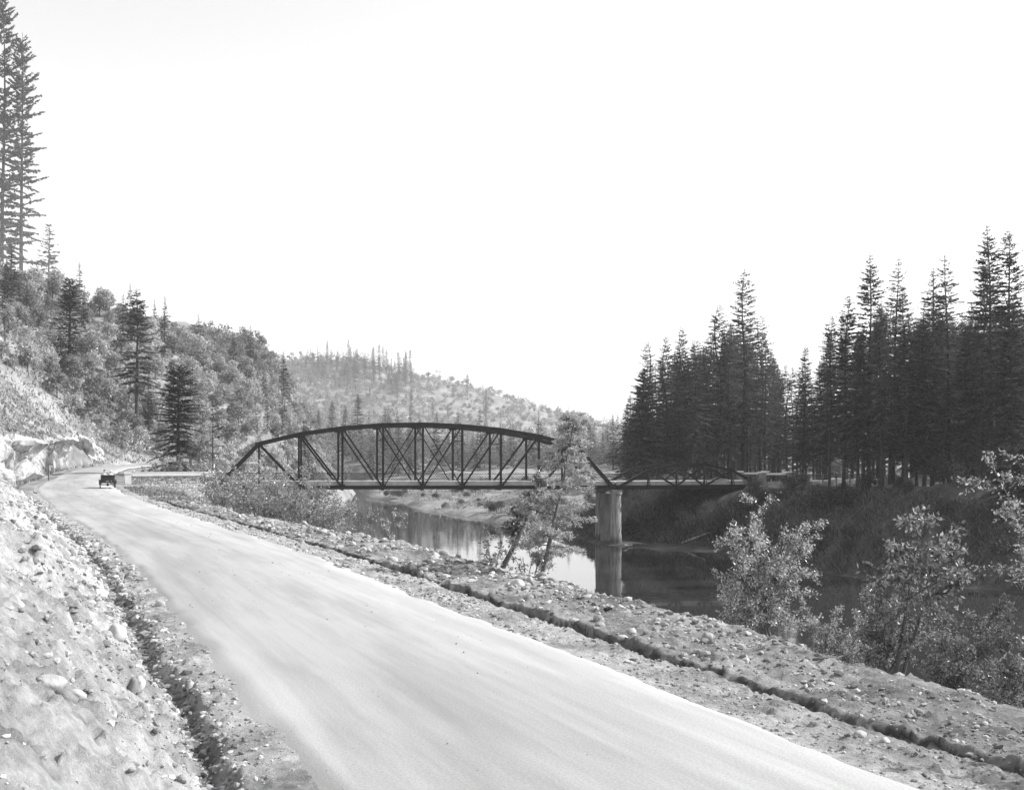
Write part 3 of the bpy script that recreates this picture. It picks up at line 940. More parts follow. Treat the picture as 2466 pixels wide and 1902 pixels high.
# ---- concrete pier in the water
m, n, b = newmat('pier_concrete')
tc = N(n, 'ShaderNodeTexCoord')
mp = N(n, 'ShaderNodeMapping')
mp.inputs['Scale'].default_value = (1.6, 1.6, .16)
n.links.new(tc.outputs['Object'], mp.inputs[0])
c1 = grey_ramp(n, noise_tex(n, mp.outputs[0], 1.6, 6, .7), .20, .46, .35, .65)
sx_ = N(n, 'ShaderNodeSeparateXYZ')
n.links.new(tc.outputs['Object'], sx_.inputs[0])
c2 = grey_ramp(n, sx_.outputs[2], .38, 1.0, WATER + .5, WATER + 1.5)
n.links.new(mul(n, c1, c2), b.inputs['Base Color'])
b.inputs['Roughness'].default_value = .9
M['pier'] = m
pier = thing('bridge_pier', 'tall pale concrete pier of two round shafts standing in the river', 'bridge pier')
bridge_xf(pier, B0 + BU * (SPAN + .45))
for w in (0.1, TW - .1):
    k = MB(); k.lathe([(.80, WATER - 1.5), (.79, WATER + 1.0), (.77, WATER + 1.01)] + [q for z_ in np.arange(WATER + 2.1, -2.2, 1.15) for q in ((.775 - .010 * (z_ - WATER), z_), (.76 - .010 * (z_ - WATER), z_ + .03))] + [(.70, -1.85)], 28, (0, w, 0))
    k.build('shaft', M['pier'], pier, False)
    k = MB(); k.lathe([(.0, -1.85), (.84, -1.85), (.84, -1.5), (0, -1.5)], 24, (0, w, 0)); k.build('shaft_cap', M['concrete_old'], pier)
k = MB(); k.box((-.35, .9, WATER - 1.5), (.35, TW - .9, -1.9)); k.build('web_wall', M['concrete_old'], pier)
k = MB(); k.box((-.7, -.5, -1.49), (.7, TW + .5, -1.22)); k.build('bearing_cap', M['concrete_old'], pier)
for w in (0, TW):
    for x in (-.42, .42):
        k = MB(); k.box((x - .28, w - .3, -1.215), (x + .28, w + .3, -.86)); k.build('bearing_shoe', steel, pier)

# ---- abutment at the left end
ab = thing('bridge_abutment', 'shadowed concrete abutment with pale posts under the left bridge end', 'abutment')
bridge_xf(ab, B0)
k = MB(); k.box((-2.6, .0, -7), (-1.5, TW + .2, -.4)); k.build('back_wall', M['concrete_old'], ab)
for w in (0.15, 2.4, 4.7, TW - .15):
    k = MB(); k.box((-.45, w - .3, -7), (.15, w + .3, -1.25)); k.build('post', M['concrete'], ab)
k = MB(); k.box((-.9, -.5, -1.24), (.5, TW + .5, -.86)); k.build('seat_beam', M['concrete_old'], ab)
k = MB()
for y in (-.55, -.1):
    pass
k.hexa([(-3.4, -.75, -6), (-1.2, -.75, -6), (-1.2, -.2, -6), (-3.4, -.2, -6), (-2.4, -.75, -.35), (-1.2, -.75, -.35), (-1.2, -.2, -.35), (-2.4, -.2, -.35)])
k.build('wing_wall', M['concrete_old'], ab)

# ------------------------------------------------------------------ stone parapets on the bridge approach
def stone_wall_mat():
    m, n, b = newmat('rubble_stonework')
    tc = N(n, 'ShaderNodeTexCoord')
    v = N(n, 'ShaderNodeTexVoronoi')
    v.inputs['Scale'].default_value = 3.2
    n.links.new(tc.outputs['Object'], v.inputs['Vector'])
    v2 = N(n, 'ShaderNodeTexVoronoi', feature='DISTANCE_TO_EDGE')
    v2.inputs['Scale'].default_value = 3.2
    n.links.new(tc.outputs['Object'], v2.inputs['Vector'])
    sp = N(n, 'ShaderNodeSeparateColor')
    n.links.new(v.outputs['Color'], sp.inputs[0])
    st = grey_ramp(n, sp.outputs[0], .30, .58, 0, 1)
    jn = grey_ramp(n, v2.outputs['Distance'], .45, 1.0, .0, .10)
    n.links.new(mul(n, st, jn), b.inputs['Base Color'])
    b.inputs['Roughness'].default_value = .95
    b.inputs['Specular IOR Level'].default_value = .1
    bm = N(n, 'ShaderNodeBump')
    bm.inputs['Strength'].default_value = 1
    bm.inputs['Distance'].default_value = .06
    mr_ = grey_ramp(n, v2.outputs['Distance'], 0, 1, 0, .14)
    n.links.new(mr_, bm.inputs['Height'])
    n.links.new(bm.outputs[0], b.inputs['Normal'])
    return m
M['rubble'] = stone_wall_mat()

def arcade(L, h, th, arches, w, z0, spring, rise):
    """a wall along +x with arched openings, as real geometry"""
    k = MB()
    xs = [0.0]
    for c in arches:
        k.box((xs[-1], 0, 0), (c - w / 2, th, h))
        # sill below and spandrel above
        k.box((c - w / 2 + .001, .01, 0), (c + w / 2 - .001, th - .01, z0))
        nseg = 10
        for q in range(nseg):
            a0, a1 = -1 + 2 * q / nseg, -1 + 2 * (q + 1) / nseg
            za, zb = spring + rise * math.sqrt(max(0, 1 - a0 * a0)), spring + rise * math.sqrt(max(0, 1 - a1 * a1))
            xa, xb = c + a0 * w / 2, c + a1 * w / 2
            k.hexa([(xa, 0, za), (xb, 0, zb), (xb, th, zb), (xa, th, za), (xa, 0, h), (xb, 0, h), (xb, th, h), (xa, th, h)])
        xs.append(c + w / 2)
    k.box((xs[-1], 0, 0), (L, th, h))
    return k

def parapet(name, label, origin, rz, L, arches, wallmat, capmat, piermat, aw=.86, postr=0):
    t = thing(name, label, 'stone parapet', origin, rz)
    arcade(L, .92, .6, arches, aw, .12, .2, .42).build('wall', wallmat, t)
    k = MB()
    k.box((0.2, -.10, .925), (L - .2, .70, 1.17))
    k.build('coping', capmat, t)
    for x in (-.32, L + .32):
        k = MB()
        k.box((x - .36, -.16, -.1), (x + .36, .76, 1.22)); k.build('end_pier', piermat, t)
        k = MB()
        k.box((x - .44, -.24, 1.221), (x + .44, .84, 1.40)); k.build('pier_cap', capmat, t)
    return t
PA = R(26)
NL = Vector((-45.6, 131.3, 0.02))
pw = Vector((math.cos(PA), math.sin(PA), 0))
parapet('stone_parapet', 'pale rubble parapet with four arched openings on the left bridge approach beside the car', NL, PA, 8.7, [2.0, 3.75, 5.5, 7.25], M['rubble'], M['white'], M['white'])
parapet('stone_parapet', 'far rubble parapet with pale coping behind the arched one', NL + Vector((-2.6, 8.6, 0.12)), R(17), 9.3, [2.2, 4.0, 5.8, 7.6], M['rubble'], M['white'], M['white'])
# retaining wall carrying the near parapet
rw = thing('retaining_wall', 'pale rough stone retaining wall below the arched parapet', 'retaining wall', NL, PA)
k = MB()
k.hexa([(-.7, -.35, -5.5), (9.3, -.35, -5.5), (9.3, .9, -5.5), (-.7, .9, -5.5), (-.7, -.12, -.02), (9.3, -.12, -.02), (9.3, .9, -.02), (-.7, .9, -.02)])
M['rubble_pale'] = M['rubble'].copy()
nn = M['rubble_pale'].node_tree
for q in nn.nodes:
    if q.type == 'MAP_RANGE' and abs(q.inputs[3].default_value - .30) < 1e-6:
        q.inputs[3].default_value, q.inputs[4].default_value = .45, .72
k.build('wall', M['rubble_pale'], rw)
# approach road between the parapets
k = MB()
A0 = NL + Vector((0, 0, 0))
pts = [(-53.5, 126.5), (-46.3, 131.2), (-37.2, 135.4), (-38.2, 144.4), (-48.0, 141.0), (-57.5, 144.5)]
V = [(x, y, .05) for x, y in pts] + [(x, y, -4.5) for x, y in pts]
Fs = [[0, 1, 2, 3], [0, 3, 4, 5]]
side = [[i + 6, (i + 1) % 6 + 6, (i + 1) % 6, i] for i in range(6)]
approach = tag(link('approach_road', mesh_np('approach_road', V, np.array(Fs + side), M['bank'])), kind='structure')

# ---- right-hand parapet, its second wall and the rail fence
M['rubble_shaded'] = M['rubble'].copy()  # darker copy: tree shade at this bridge end put into the stone colour
for q in M['rubble_shaded'].node_tree.nodes:
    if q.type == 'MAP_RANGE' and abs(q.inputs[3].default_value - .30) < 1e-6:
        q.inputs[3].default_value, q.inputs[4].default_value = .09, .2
QE = P0 + BU * (PS + .7)
QE.z = P0.z + .05
parapet('stone_parapet', 'dark shaded parapet with two small openings at the right bridge end', QE + BU * .3, BA + R(4), 3.4, [1.1, 2.35], M['rubble_shaded'], M['white'], M['concrete_old'], .55)
parapet('stone_parapet', 'low parapet wall across the road from the two-opening parapet', QE + BW * (TW + .3) + BU * .2, BA - R(3), 3.4, [1.1, 2.35], M['rubble_shaded'], M['white'], M['concrete_old'], .55)
k = MB()
q = QE + BU * .0
pts = [QE - BU * .6, QE + BU * 5 + BW * .2, QE + BU * 26 + BW * 3, QE + BU * 26 + BW * 12, QE + BU * 5 + BW * 7, QE - BU * .6 + BW * 7]
V = [(v.x, v.y, P0.z + .08) for v in pts] + [(v.x, v.y, P0.z - 4.5) for v in pts]
Fs = [[0, 1, 4, 5], [1, 2, 3, 4]]
road2 = tag(link('approach_road', mesh_np('approach_road', V, np.array(Fs + side), M['bank'])), kind='structure')
fence = thing('rail_fence', 'weathered two-rail wooden fence running right from the shaded parapet', 'fence', QE + BU * 4.9 + Vector((0, .1, 0)), BA - R(2))
for i in range(6):
    k = MB(); k.box((i * 2.1 - .07, -.07, -1.5), (i * 2.1 + .07, .07, 1.05)); k.build('post', M['timber'], fence)
for z in (.55, .95):
    k = MB(); k.bar((0, -.1, z), (10.5, -.1, z), .05, .14); k.build('rail', M['timber'], fence)

# ---- concrete abutment under the right end
ab2 = thing('bridge_abutment', 'dark concrete abutment under the right end of the pony truss', 'abutment')
bridge_xf(ab2, P0 + BU * PS)
k = MB(); k.box((-.3, -.4, -7.5), (1.2, TW + .4, -.92)); k.build('wall', M['concrete_old'], ab2)
k = MB(); k.box((.35, -.4, -.918), (1.2, TW + .4, .05)); k.build('back_wall', M['concrete_old'], ab2)

# ---- lamp post at the end of the near parapet
lp = NL + pw * 9.3 + Vector((.2, .5, 0))
lamp = thing('lamp_post', 'slim dark lamp post with white lantern at the left bridge end', 'lamp post', lp)
k = MB(); k.tube([(0, 0, -.5), (0, 0, 1.9)], [.07, .05], 8); k.build('post', steel, lamp)
k = MB(); k.box((-.2, -.2, 1.9), (.2, .2, 2.28)); k.build('lantern', M['white'], lamp)
k = MB(); k.box((-.25, -.25, 2.281), (.25, .25, 2.33)); k.build('lantern_cap', M['white'], lamp)
# ---- sign post by the cliff
sx, sy, sz = hit(118, 1158)
sg = thing('sign_post', 'thin wooden post with a small board below the white rock cut', 'sign post', (sx, sy, sz))
k = MB(); k.box((-.08, -.08, -.4), (.08, .08, 2.3)); k.build('post', M['timber'], sg)
k = MB(); k.box((-.16, -.13, 2.0), (.55, -.09, 2.2)); k.build('board', M['timber'], sg)

# ------------------------------------------------------------------ the touring car on the road
car = thing('touring_car', 'black open touring car seen from behind with its top folded', 'car', (0, 0, 0))
cx_, cy_ = -41.7, 113.2
cs, ct = frame_of([cx_], [cy_])
CT = Vector((np.interp(cs[0], SS, TT[:, 0]), np.interp(cs[0], SS, TT[:, 1]), 0))
car.location = (cx_, cy_, .075)
car.rotation_euler = (0, 0, R(21.2))
blk = M['black']
def prism(prof, y0, y1, k):
    n_ = len(prof)
    V = [(x, y0, z) for x, z in prof] + [(x, y1, z) for x, z in prof]
    k.add(V, [(i, (i + 1) % n_, n_ + (i + 1) % n_, n_ + i) for i in range(n_)])
    k.add([(x, y0, z) for x, z in prof], [], [(0, i, i + 1) for i in range(1, n_ - 1)])
    k.add([(x, y1, z) for x, z in prof], [], [(0, i + 1, i) for i in range(1, n_ - 1)])
# tub body: rear tonneau, seats, bonnet (car points along +y)
k = MB()
def ring(y, w0, w1, z0, z1, bulge=0.04):
    return [(-w0, y, z0), (-w1 - bulge, y, (z0 + z1) / 2), (-w1, y, z1), (w1, y, z1), (w1 + bulge, y, (z0 + z1) / 2), (w0, y, z0)]
rings = [ring(-1.32, .50, .56, .62, 1.18), ring(-1.22, .58, .64, .55, 1.24), ring(-.5, .62, .66, .52, 1.2), ring(.1, .6, .63, .52, 1.12), ring(.55, .58, .58, .52, 1.08), ring(.75, .42, .42, .55, 1.06), ring(1.65, .34, .34, .58, .98)]
V = [q for r_ in rings for q in r_]
f4 = [(i * 6 + j, i * 6 + (j + 1) % 6, (i + 1) * 6 + (j + 1) % 6, (i + 1) * 6 + j) for i in range(len(rings) - 1) for j in range(6) if not (j == 2 and i < 4)]
k.add(V, f4)
k.add(rings[0], [(0, 1, 4, 5), (1, 2, 3, 4)]); k.add(rings[-1], [(5, 4, 1, 0), (4, 3, 2, 1)])
k.build('body', blk, car, False)
for y in (-1.05, -.2):
    k = MB(); k.box((-.56, y - .06, .8), (.56, y + .1, 1.26)); k.box((-.56, y + .1, .75), (.56, y + .52, .88)); k.build('seat', M['canvas'], car)
k = MB()
for i in range(3):
    k.tube([(-.66, -1.34 - .03 * i, 1.25 + .04 * i), (-.3, -1.42 - .02 * i, 1.22 + .045 * i), (.3, -1.42 - .02 * i, 1.22 + .045 * i), (.66, -1.34 - .03 * i, 1.25 + .04 * i)], .07, 8)
k.box((-.66, -1.46, 1.14), (.66, -1.30, 1.26))
k.build('folded_top', M['canvas'], car)
for sx_ in (-1, 1):
    for wy, nm in ((-1.05, 'rear'), (1.45, 'front')):
        wh = link('wheel', None, car, (sx_ * .71, wy, .38))
        bpy.data.objects.remove(wh)
        k = MB()
        for q in range(12):
            a = 2 * math.pi * q / 12
            k.bar((0, .05 * math.cos(a), .05 * math.sin(a)), (0, .31 * math.cos(a), .31 * math.sin(a)), .03, .03, (1, 0, 0))
        k.lathe([(.0, -.08), (.06, -.08), (.06, .08), (0, .08)], 10, (0, 0, 0), 'x')
        wh = k.build('wheel', M['timber'], car, False, (sx_ * .71, wy, .38))
        k = MB(); ty = [(.31, -.03), (.345, -.045), (.38, -.03), (.385, 0), (.38, .03), (.345, .045), (.31, .03), (.31, -.03)]
        k.lathe(ty, 20, (0, 0, 0), 'x'); k.build('tyre', M['rubber'], wh)
        # mudguard arc
        k = MB()
        arc = [(wy + .47 * math.cos(a), .38 + .47 * math.sin(a)) for a in np.linspace(R(10), R(170), 10)]
        for (ya, za), (yb, zb) in zip(arc[:-1], arc[1:]):
            k.hexa([(sx_ * .71 - .13, ya, za), (sx_ * .71 + .13, ya, za), (sx_ * .71 + .13, yb, zb), (sx_ * .71 - .13, yb, zb),
                    (sx_ * .71 - .13, ya, za + .02), (sx_ * .71 + .13, ya, za + .02), (sx_ * .71 + .13, yb, zb + .02), (sx_ * .71 - .13, yb, zb + .02)])
        k.build('mudguard', blk, car)
    k = MB(); k.box((sx_ * .71 - .14, -.6, .36), (sx_ * .71 + .14, 1.0, .39)); k.build('running_board', blk, car)
    k = MB(); k.lathe([(.0, 0), (.11, .0), (.12, .06), (.05, .18), (0, .2)], 10, (sx_ * .4, 1.75, .95), 'y'); k.build('headlight', M['brass'], car)
k = MB(); k.box((-.68, -1.1, .34), (.68, -1.0, .44)); k.lathe([(0, -.14), (.12, -.1), (.15, 0), (.12, .1), (0, .14)], 10, (0, -1.05, .38), 'y'); k.build('rear_axle', blk, car)
k = MB(); k.box((-.2, -1.38, .66), (.12, -1.35, .80)); k.build('number_plate', M['timber'], car)
k = MB(); k.lathe([(0, -.05), (.05, -.05), (.05, .05), (0, .05)], 10, (.34, -1.4, .74), 'y'); k.build('tail_lamp', M['brass'], car)
k = MB(); k.box((-.55, .68, 1.08), (-.52, .72, 1.55)); k.box((.52, .68, 1.08), (.55, .72, 1.55)); k.box((-.55, .68, 1.54), (.55, .72, 1.57)); k.build('windscreen_frame', M['brass'], car)
k = MB(); k.lathe([(.17, -.015), (.2, -.015), (.2, .015), (.17, .015), (.17, -.015)], 16, (-.3, .28, 1.22), 'y'); k.build('steering_wheel', M['timber'], car)

def person(label, loc, rz, top, hat, hatr=.17):
    """a seated figure: one skinned body, with hat and coat as children"""
    t = thing('person', label, 'person', loc, rz)
    me = bpy.data.meshes.new('body')
    pts = [(0, 0, .12), (0, .0, .34), (0, .0, .56), (0, .01, .66), (0, .03, .73), (0, .04, .86), (.19, 0, .52), (.25, .08, .28), (.17, .32, .24), (-.19, 0, .52), (-.25, .08, .28), (-.17, .32, .24), (.1, .4, .1), (.1, .45, -.32), (-.1, .4, .1), (-.1, .45, -.32)]
    ed = [(0, 1), (1, 2), (2, 3), (3, 4), (4, 5), (2, 6), (6, 7), (7, 8), (2, 9), (9, 10), (10, 11), (0, 12), (12, 13), (0, 14), (14, 15)]
    rd = [.17, .15, .15, .06, .10, .085, .075, .055, .04, .075, .055, .04, .085, .05, .085, .05]
    me.from_pydata(pts, ed, [])
    o = link('body', me, t)
    me.materials.append(M['skin'])
    me.materials.append(top)
    o.modifiers.new('skin', 'SKIN')
    for v, r_ in zip(me.skin_vertices[0].data, rd):
        v.radius = (r_, r_ * .85)
    me.skin_vertices[0].data[0].use_root = True
    sb = o.modifiers.new('sub', 'SUBSURF'); sb.levels = sb.render_levels = 2
    # a loose coat over the shoulders and arms
    k = MB(); k.lathe([(.20, .05), (.24, .3), (.26, .48), (.21, .58), (.09, .63)], 14)
    V, Fs = k.arrays(); V[:, 1] *= .72; V[:, 0] *= 1.12
    link('coat', mesh_np('coat', V, Fs, top, True), t)
    k = MB(); k.lathe([(hatr, .865), (hatr, .88), (.105, .885), (.1, .97), (0, .985)], 14, (0, .04, 0)); k.build('hat', hat, t, True)
    return t
cm = Matrix.Translation(car.location) @ Matrix.Rotation(car.rotation_euler.z, 4, 'Z')
def incar(v): return tuple(cm @ Vector(v))
person('person in a white coat and dark hat sitting on the left of the car', incar((-.3, -.72, .92)), car.rotation_euler.z, M['cloth_white'], M['cloth_dark'])
person('person in a white coat and wide pale hat sitting on the right of the car', incar((.28, -.72, .90)), car.rotation_euler.z, M['cloth_white'], M['cloth_white'], .26)
person('person in dark coat and pale cap at the steering wheel of the car', incar((-.3, .06, .86)), car.rotation_euler.z, M['cloth_dark'], M['cloth_white'], .13)

# ------------------------------------------------------------------ vegetation builders
def unit(a):
    return a / np.maximum(np.linalg.norm(a, axis=1, keepdims=True), 1e-9)

def quads_at(P, A, B):
    """rhombic leaves: P base, A long axis vector, B half width vector"""
    n_ = len(P)
    V = np.empty((n_, 4, 3))
    V[:, 0] = P
    V[:, 1] = P + A * .5 + B
    V[:, 2] = P + A
    V[:, 3] = P + A * .5 - B
    return V.reshape(-1, 3), np.arange(4 * n_).reshape(-1, 4)

def conifer(name, seed, H, base, Rm, ws=.75, nb=5, dens=9, tw=.8, shape=.8, droop=.25, gaps=.0, tr=.35, mat='conifer', onesided=0.0, sub=6, wid=.16):
    g = np.random.default_rng(seed)
    z, zs = base * H, []
    while z < H * .985:
        f = (z / H - base) / (1 - base)
        zs.append(z)
        z += ws * (1.1 - .65 * f) * g.uniform(.7, 1.3)
    bz, bl, ba, bf = [], [], [], []
    for z in zs:
        f = (z / H - base) / (1 - base)
        if g.random() < gaps * (1 - f):
            continue
        env = Rm * (1 - f) ** shape * min(1, .6 + 2.2 * f) + .12
        m_ = max(3, int(round(nb * g.uniform(.7, 1.3))))
        a0 = g.uniform(0, 6.28)
        for q in range(m_):
            a = a0 + 6.283 * q / m_ + g.normal(0, .25)
            l_ = env * g.uniform(.42, 1.2) * (1 if not onesided else 1 - onesided * .5 * (1 - math.cos(a)))
            bz.append(z + g.uniform(-.15, .15) * ws); bl.append(l_); ba.append(a); bf.append(f)
    bz, bl, ba, bf = map(np.array, (bz, bl, ba, bf))
    up = -.12 + .62 * bf + g.normal(0, .09, len(bf))
    dr = droop * (1.1 - .7 * bf)
    cnt = np.maximum(5, (dens * bl * 2)).astype(int)
    i = np.repeat(np.arange(len(bz)), cnt)
    u = g.uniform(.10, 1, len(i)) ** .8
    side = g.choice([-1.0, 1.0], len(i))
    ca, sa = np.cos(ba[i]), np.sin(ba[i])
    r_ = bl[i] * u
    P = np.c_[ca * r_, sa * r_, bz[i] + bl[i] * (up[i] * u - dr[i] * u * u + .10 * np.maximum(u - .6, 0))]
    sl = up[i] - 2 * dr[i] * u
    fw = unit(np.c_[ca, sa, sl])
    sd = np.c_[-sa, ca, np.zeros(len(i))] * side[:, None]
    tl = tw * (.35 + .75 * (1 - u)) * np.minimum(1, bl[i] / 1.6) * g.uniform(.6, 1.25, len(i)) + .10
    d = unit(fw * g.uniform(.5, 1.0, (len(i), 1)) + sd * g.uniform(.35, 1.0, (len(i), 1)) + np.c_[np.zeros(len(i)), np.zeros(len(i)), g.normal(-.12, .16, len(i))])
    upv = unit(np.c_[g.normal(0, .45, len(i)), g.normal(0, .45, len(i)), np.ones(len(i))])
    B = unit(np.cross(d, upv)) * (tl * wid + .02)[:, None]
    V, Fq = quads_at(P, d * tl[:, None], B)
    # the boughs' own wood
    uu = np.array([0, .5, 1.0])
    sv_, sf = [], []
    q = np.stack([np.c_[np.cos(ba) * bl * w_, np.sin(ba) * bl * w_, bz + bl * (up * w_ - dr * w_ * w_ + .10 * max(w_ - .6, 0))] for w_ in uu], 1)
    wv = np.c_[-np.sin(ba), np.cos(ba), np.zeros(len(ba))] * (.02 + .012 * bl)[:, None]
    zv = np.array([0, 0, 1.0]) * (.02 + .012 * bl)[:, None]
    for ww in (wv, zv):
        st_ = np.stack([q[:, 0] - ww, q[:, 0] + ww, q[:, 1] - ww * .6, q[:, 1] + ww * .6, q[:, 2]], 1)
        o = len(V) + sum(len(a) for a in sv_)
        b_ = o + 5 * np.arange(len(ba))[:, None]
        sf.append(np.hstack([b_, b_ + 1, b_ + 3, b_ + 2]))
        sf.append(np.hstack([b_ + 2, b_ + 3, b_ + 4, b_ + 4])[:, :3])
        sv_.append(st_.reshape(-1, 3))
    V = np.vstack([V] + sv_)
    crown = mesh_np(name + '_crown', V, [Fq, sf[0], sf[1], sf[2], sf[3]], M[mat])
    k = MB()
    bend = g.normal(0, .012, 2)
    k.tube([(bend[0] * h * math.sin(h * .3), bend[1] * h * math.sin(h * .25), h) for h in np.r_[-1.5, np.linspace(0, H, 9)]],
           [tr * 1.25, tr * 1.15] + [tr * (1 - .93 * q) for q in np.linspace(.1, 1, 8)], sub)
    trunk = k.mesh(name + '_trunk', M['bark'], True)
    return trunk, crown, H

def leafball(g, centers, radii, per, size, out=.6, aspect=.55, squash=.85):
    i = np.repeat(np.arange(len(centers)), per)
    d = unit(g.normal(size=(len(i), 3)))
    rr = radii[i] * g.uniform(.45, 1.05, len(i)) ** .6
    P = centers[i] + d * rr[:, None] * np.array([1, 1, squash])
    nrm = unit(d * out + g.normal(size=(len(i), 3)) * (1 - out) + np.array([0, 0, .25]))
    a = unit(np.cross(nrm, g.normal(size=(len(i), 3))))
    s_ = size * g.uniform(.6, 1.3, len(i))
    b = np.cross(nrm, a)
    return quads_at(P, a * s_[:, None], b * (s_ * aspect * .5)[:, None])

def broadleaf(name, seed, H, Rc, nclump=16, per=60, size=.5, mat='leaf_far', trunkr=.16):
    g = np.random.default_rng(seed)
    c = unit(g.normal(size=(nclump, 3)))
    c[:, 2] = np.abs(c[:, 2]) * 1.25 - .42
    cz = H * .50
    C_ = c * np.array([Rc * .72, Rc * .72, H * .36]) * g.uniform(.55, 1.0, (nclump, 1)) + np.array([0, 0, cz])
    r_ = Rc * g.uniform(.28, .50, nclump)
    V, Fq = leafball(g, C_, r_, per, size)
    crown = mesh_np(name + '_crown', V, Fq, M[mat])
    k = MB()
    k.tube([(0, 0, -1), (0, 0, H * .25), (.1 * Rc, 0, H * .6)], [trunkr * 1.2, trunkr, trunkr * .4], 5)
    for q in range(5):
        p_ = C_[q]
        k.tube([(0, 0, H * .22 + q * .04 * H), tuple(p_ * .5 + np.array([0, 0, H * .16])), tuple(p_)], [trunkr * .5, trunkr * .3, .02], 4, False)
    return k.mesh(name + '_trunk', M['bark_pale'], True), crown, H

def shrub(name, seed, H, spread, stems=6, leaf=.075, nleaf=4200, lean=(0, 0), mat='leaf_near', r0=.035, tufty=.16, lo=.2, bushy=9, aspect=.5):
    """many-stemmed shrub: curved stems, side branches, real leaves along them"""
    g = np.random.default_rng(seed)
    k = MB()
    segs = []
    for q in range(stems):
        a = 6.283 * q / stems + g.normal(0, .4)
        h = H * g.uniform(.62, 1.0)
        o = spread * g.uniform(.25, 1.0)
        b0 = np.array([g.normal(0, .12), g.normal(0, .12), -.25])
        tip = np.array([math.cos(a) * o + lean[0] * h, math.sin(a) * o + lean[1] * h, h])
        mid = b0 * .5 + tip * .5 + np.array([-math.cos(a) * o * .2, -math.sin(a) * o * .2, h * .06])
        u = np.linspace(0, 1, 8)[:, None]
        pts = (1 - u) ** 2 * b0 + 2 * u * (1 - u) * mid + u * u * tip + g.normal(0, .02 * H / 3, (8, 3)) * u
        k.tube([tuple(p_) for p_ in pts], list(np.linspace(r0, .006, 8)), 5, False)
        nb_ = bushy
        for w in range(nb_):
            f = lo + (1 - lo) * (w + g.random()) / nb_
            i = min(6, int(f * 7))
            p0 = pts[i] * (1 - (f * 7 - i)) + pts[i + 1] * (f * 7 - i)
            d = unit(np.array([[math.cos(a) * .5 + g.normal(0, .6) + lean[0], math.sin(a) * .5 + g.normal(0, .6) + lean[1], g.uniform(-.05, .8)]]))[0]
            L = H * .34 * (1.05 - .6 * f) * g.uniform(.6, 1.3)
            p1 = p0 + d * L * .55 + np.array([0, 0, .04 * L])
            p2 = p0 + d * L + np.array([0, 0, -.06 * L])
            k.tube([tuple(p0), tuple(p1), tuple(p2)], [r0 * .35, r0 * .22, .003], 3, False)
            segs += [(p0 * .4 + p1 * .6, p1, L), (p1, p2, L)]
            for v in range(3):
                d2 = unit((d + g.normal(0, .7, 3))[None])[0]
                s0 = p0 + (p2 - p0) * g.uniform(.25, .9)
                s1 = s0 + d2 * L * .42
                k.tube([tuple(s0), tuple(s1)], [r0 * .14, .002], 3, False)
                segs.append((s0, s1, L * .5))
        segs.append((pts[5], pts[7], H * .3))
    A = np.array([s[0] for s in segs]); B_ = np.array([s[1] for s in segs]); W = np.array([s[2] for s in segs])
    i = g.choice(len(A), nleaf, p=W / W.sum())
    P = A[i] + (B_[i] - A[i]) * g.random((nleaf, 1)) + g.normal(0, tufty * .28, (nleaf, 3))
    ax = unit(unit(B_[i] - A[i]) * .5 + g.normal(size=(nleaf, 3)) * .7 + np.array([0, 0, -.2]))
    nr_ = unit(g.normal(size=(nleaf, 3)) * .8 + np.array([0, 0, .8]))
    s_ = leaf * g.uniform(.55, 1.35, nleaf)
    Bv = unit(np.cross(ax, nr_)) * (s_ * aspect * .5)[:, None]
    V, Fq = quads_at(P, ax * s_[:, None], Bv)
    return k.mesh(name + '_stems', M['bark_pale'], True), mesh_np(name + '_leaves', V, Fq, M[mat])

def tree_thing(name, label, cat, parts, loc, rz=0, group=None, scale=1, names=('trunk', 'crown'), tilt=(0, 0)):
    t = thing(name, label, cat, loc, rz, group)
    t.rotation_euler = (tilt[0], tilt[1], rz)
    t.scale = scale if hasattr(scale, '__len__') else (scale,) * 3
    for nm, me_ in zip(names, parts):
        link(nm, me_, t)
    return t

rng = random.Random(7)
gen = np.random.default_rng(11)

# ------------------------------------------------------------------ conifers
FIR = [conifer('fir', 100 + q, 32, b_, r_, .76, 6, 10, .75, sh, .2, gp, .36, wid=.11)
       for q, (b_, r_, sh, gp) in enumerate([(.18, 6.3, .85, .02), (.24, 5.6, .8, .05), (.15, 6.8, .9, .03), (.30, 5.4, .75, .08), (.20, 5.0, .7, .05)])]
FIRH = [conifer('grove_fir', 110 + q, 32, b_, r_, .78, 5, 10, .75, sh, .2, gp, .36, wid=.11)
        for q, (b_, r_, sh, gp) in enumerate([(.22, 6.2, .8, .03), (.25, 5.6, .75, .05), (.20, 6.6, .85, .03), (.29, 5.2, .7, .08)])]
EDGE = [conifer('edge_fir', 140 + q, 28, .03, 6.4, .85, 7, 9, .9, .75, .20, .0, .34) for q in range(2)]
POLE = [conifer('pole_fir', 150 + q, 28, .45, 2.6, .8, 5, 7, .8, .7, .25, .15, .22) for q in range(2)]
SMALL = [conifer('hill_fir', 160 + q, 16, .1, 2.7, .7, 5, 4.5, .9, .85, .2, .03, .2, 'conifer_far', sub=5, wid=.24) for q in range(4)]
SNAG = [conifer('snag', 170, 14, .5, .8, 1.6, 3, 2, .4, .5, .2, .5, .16, 'conifer_far', sub=5)]

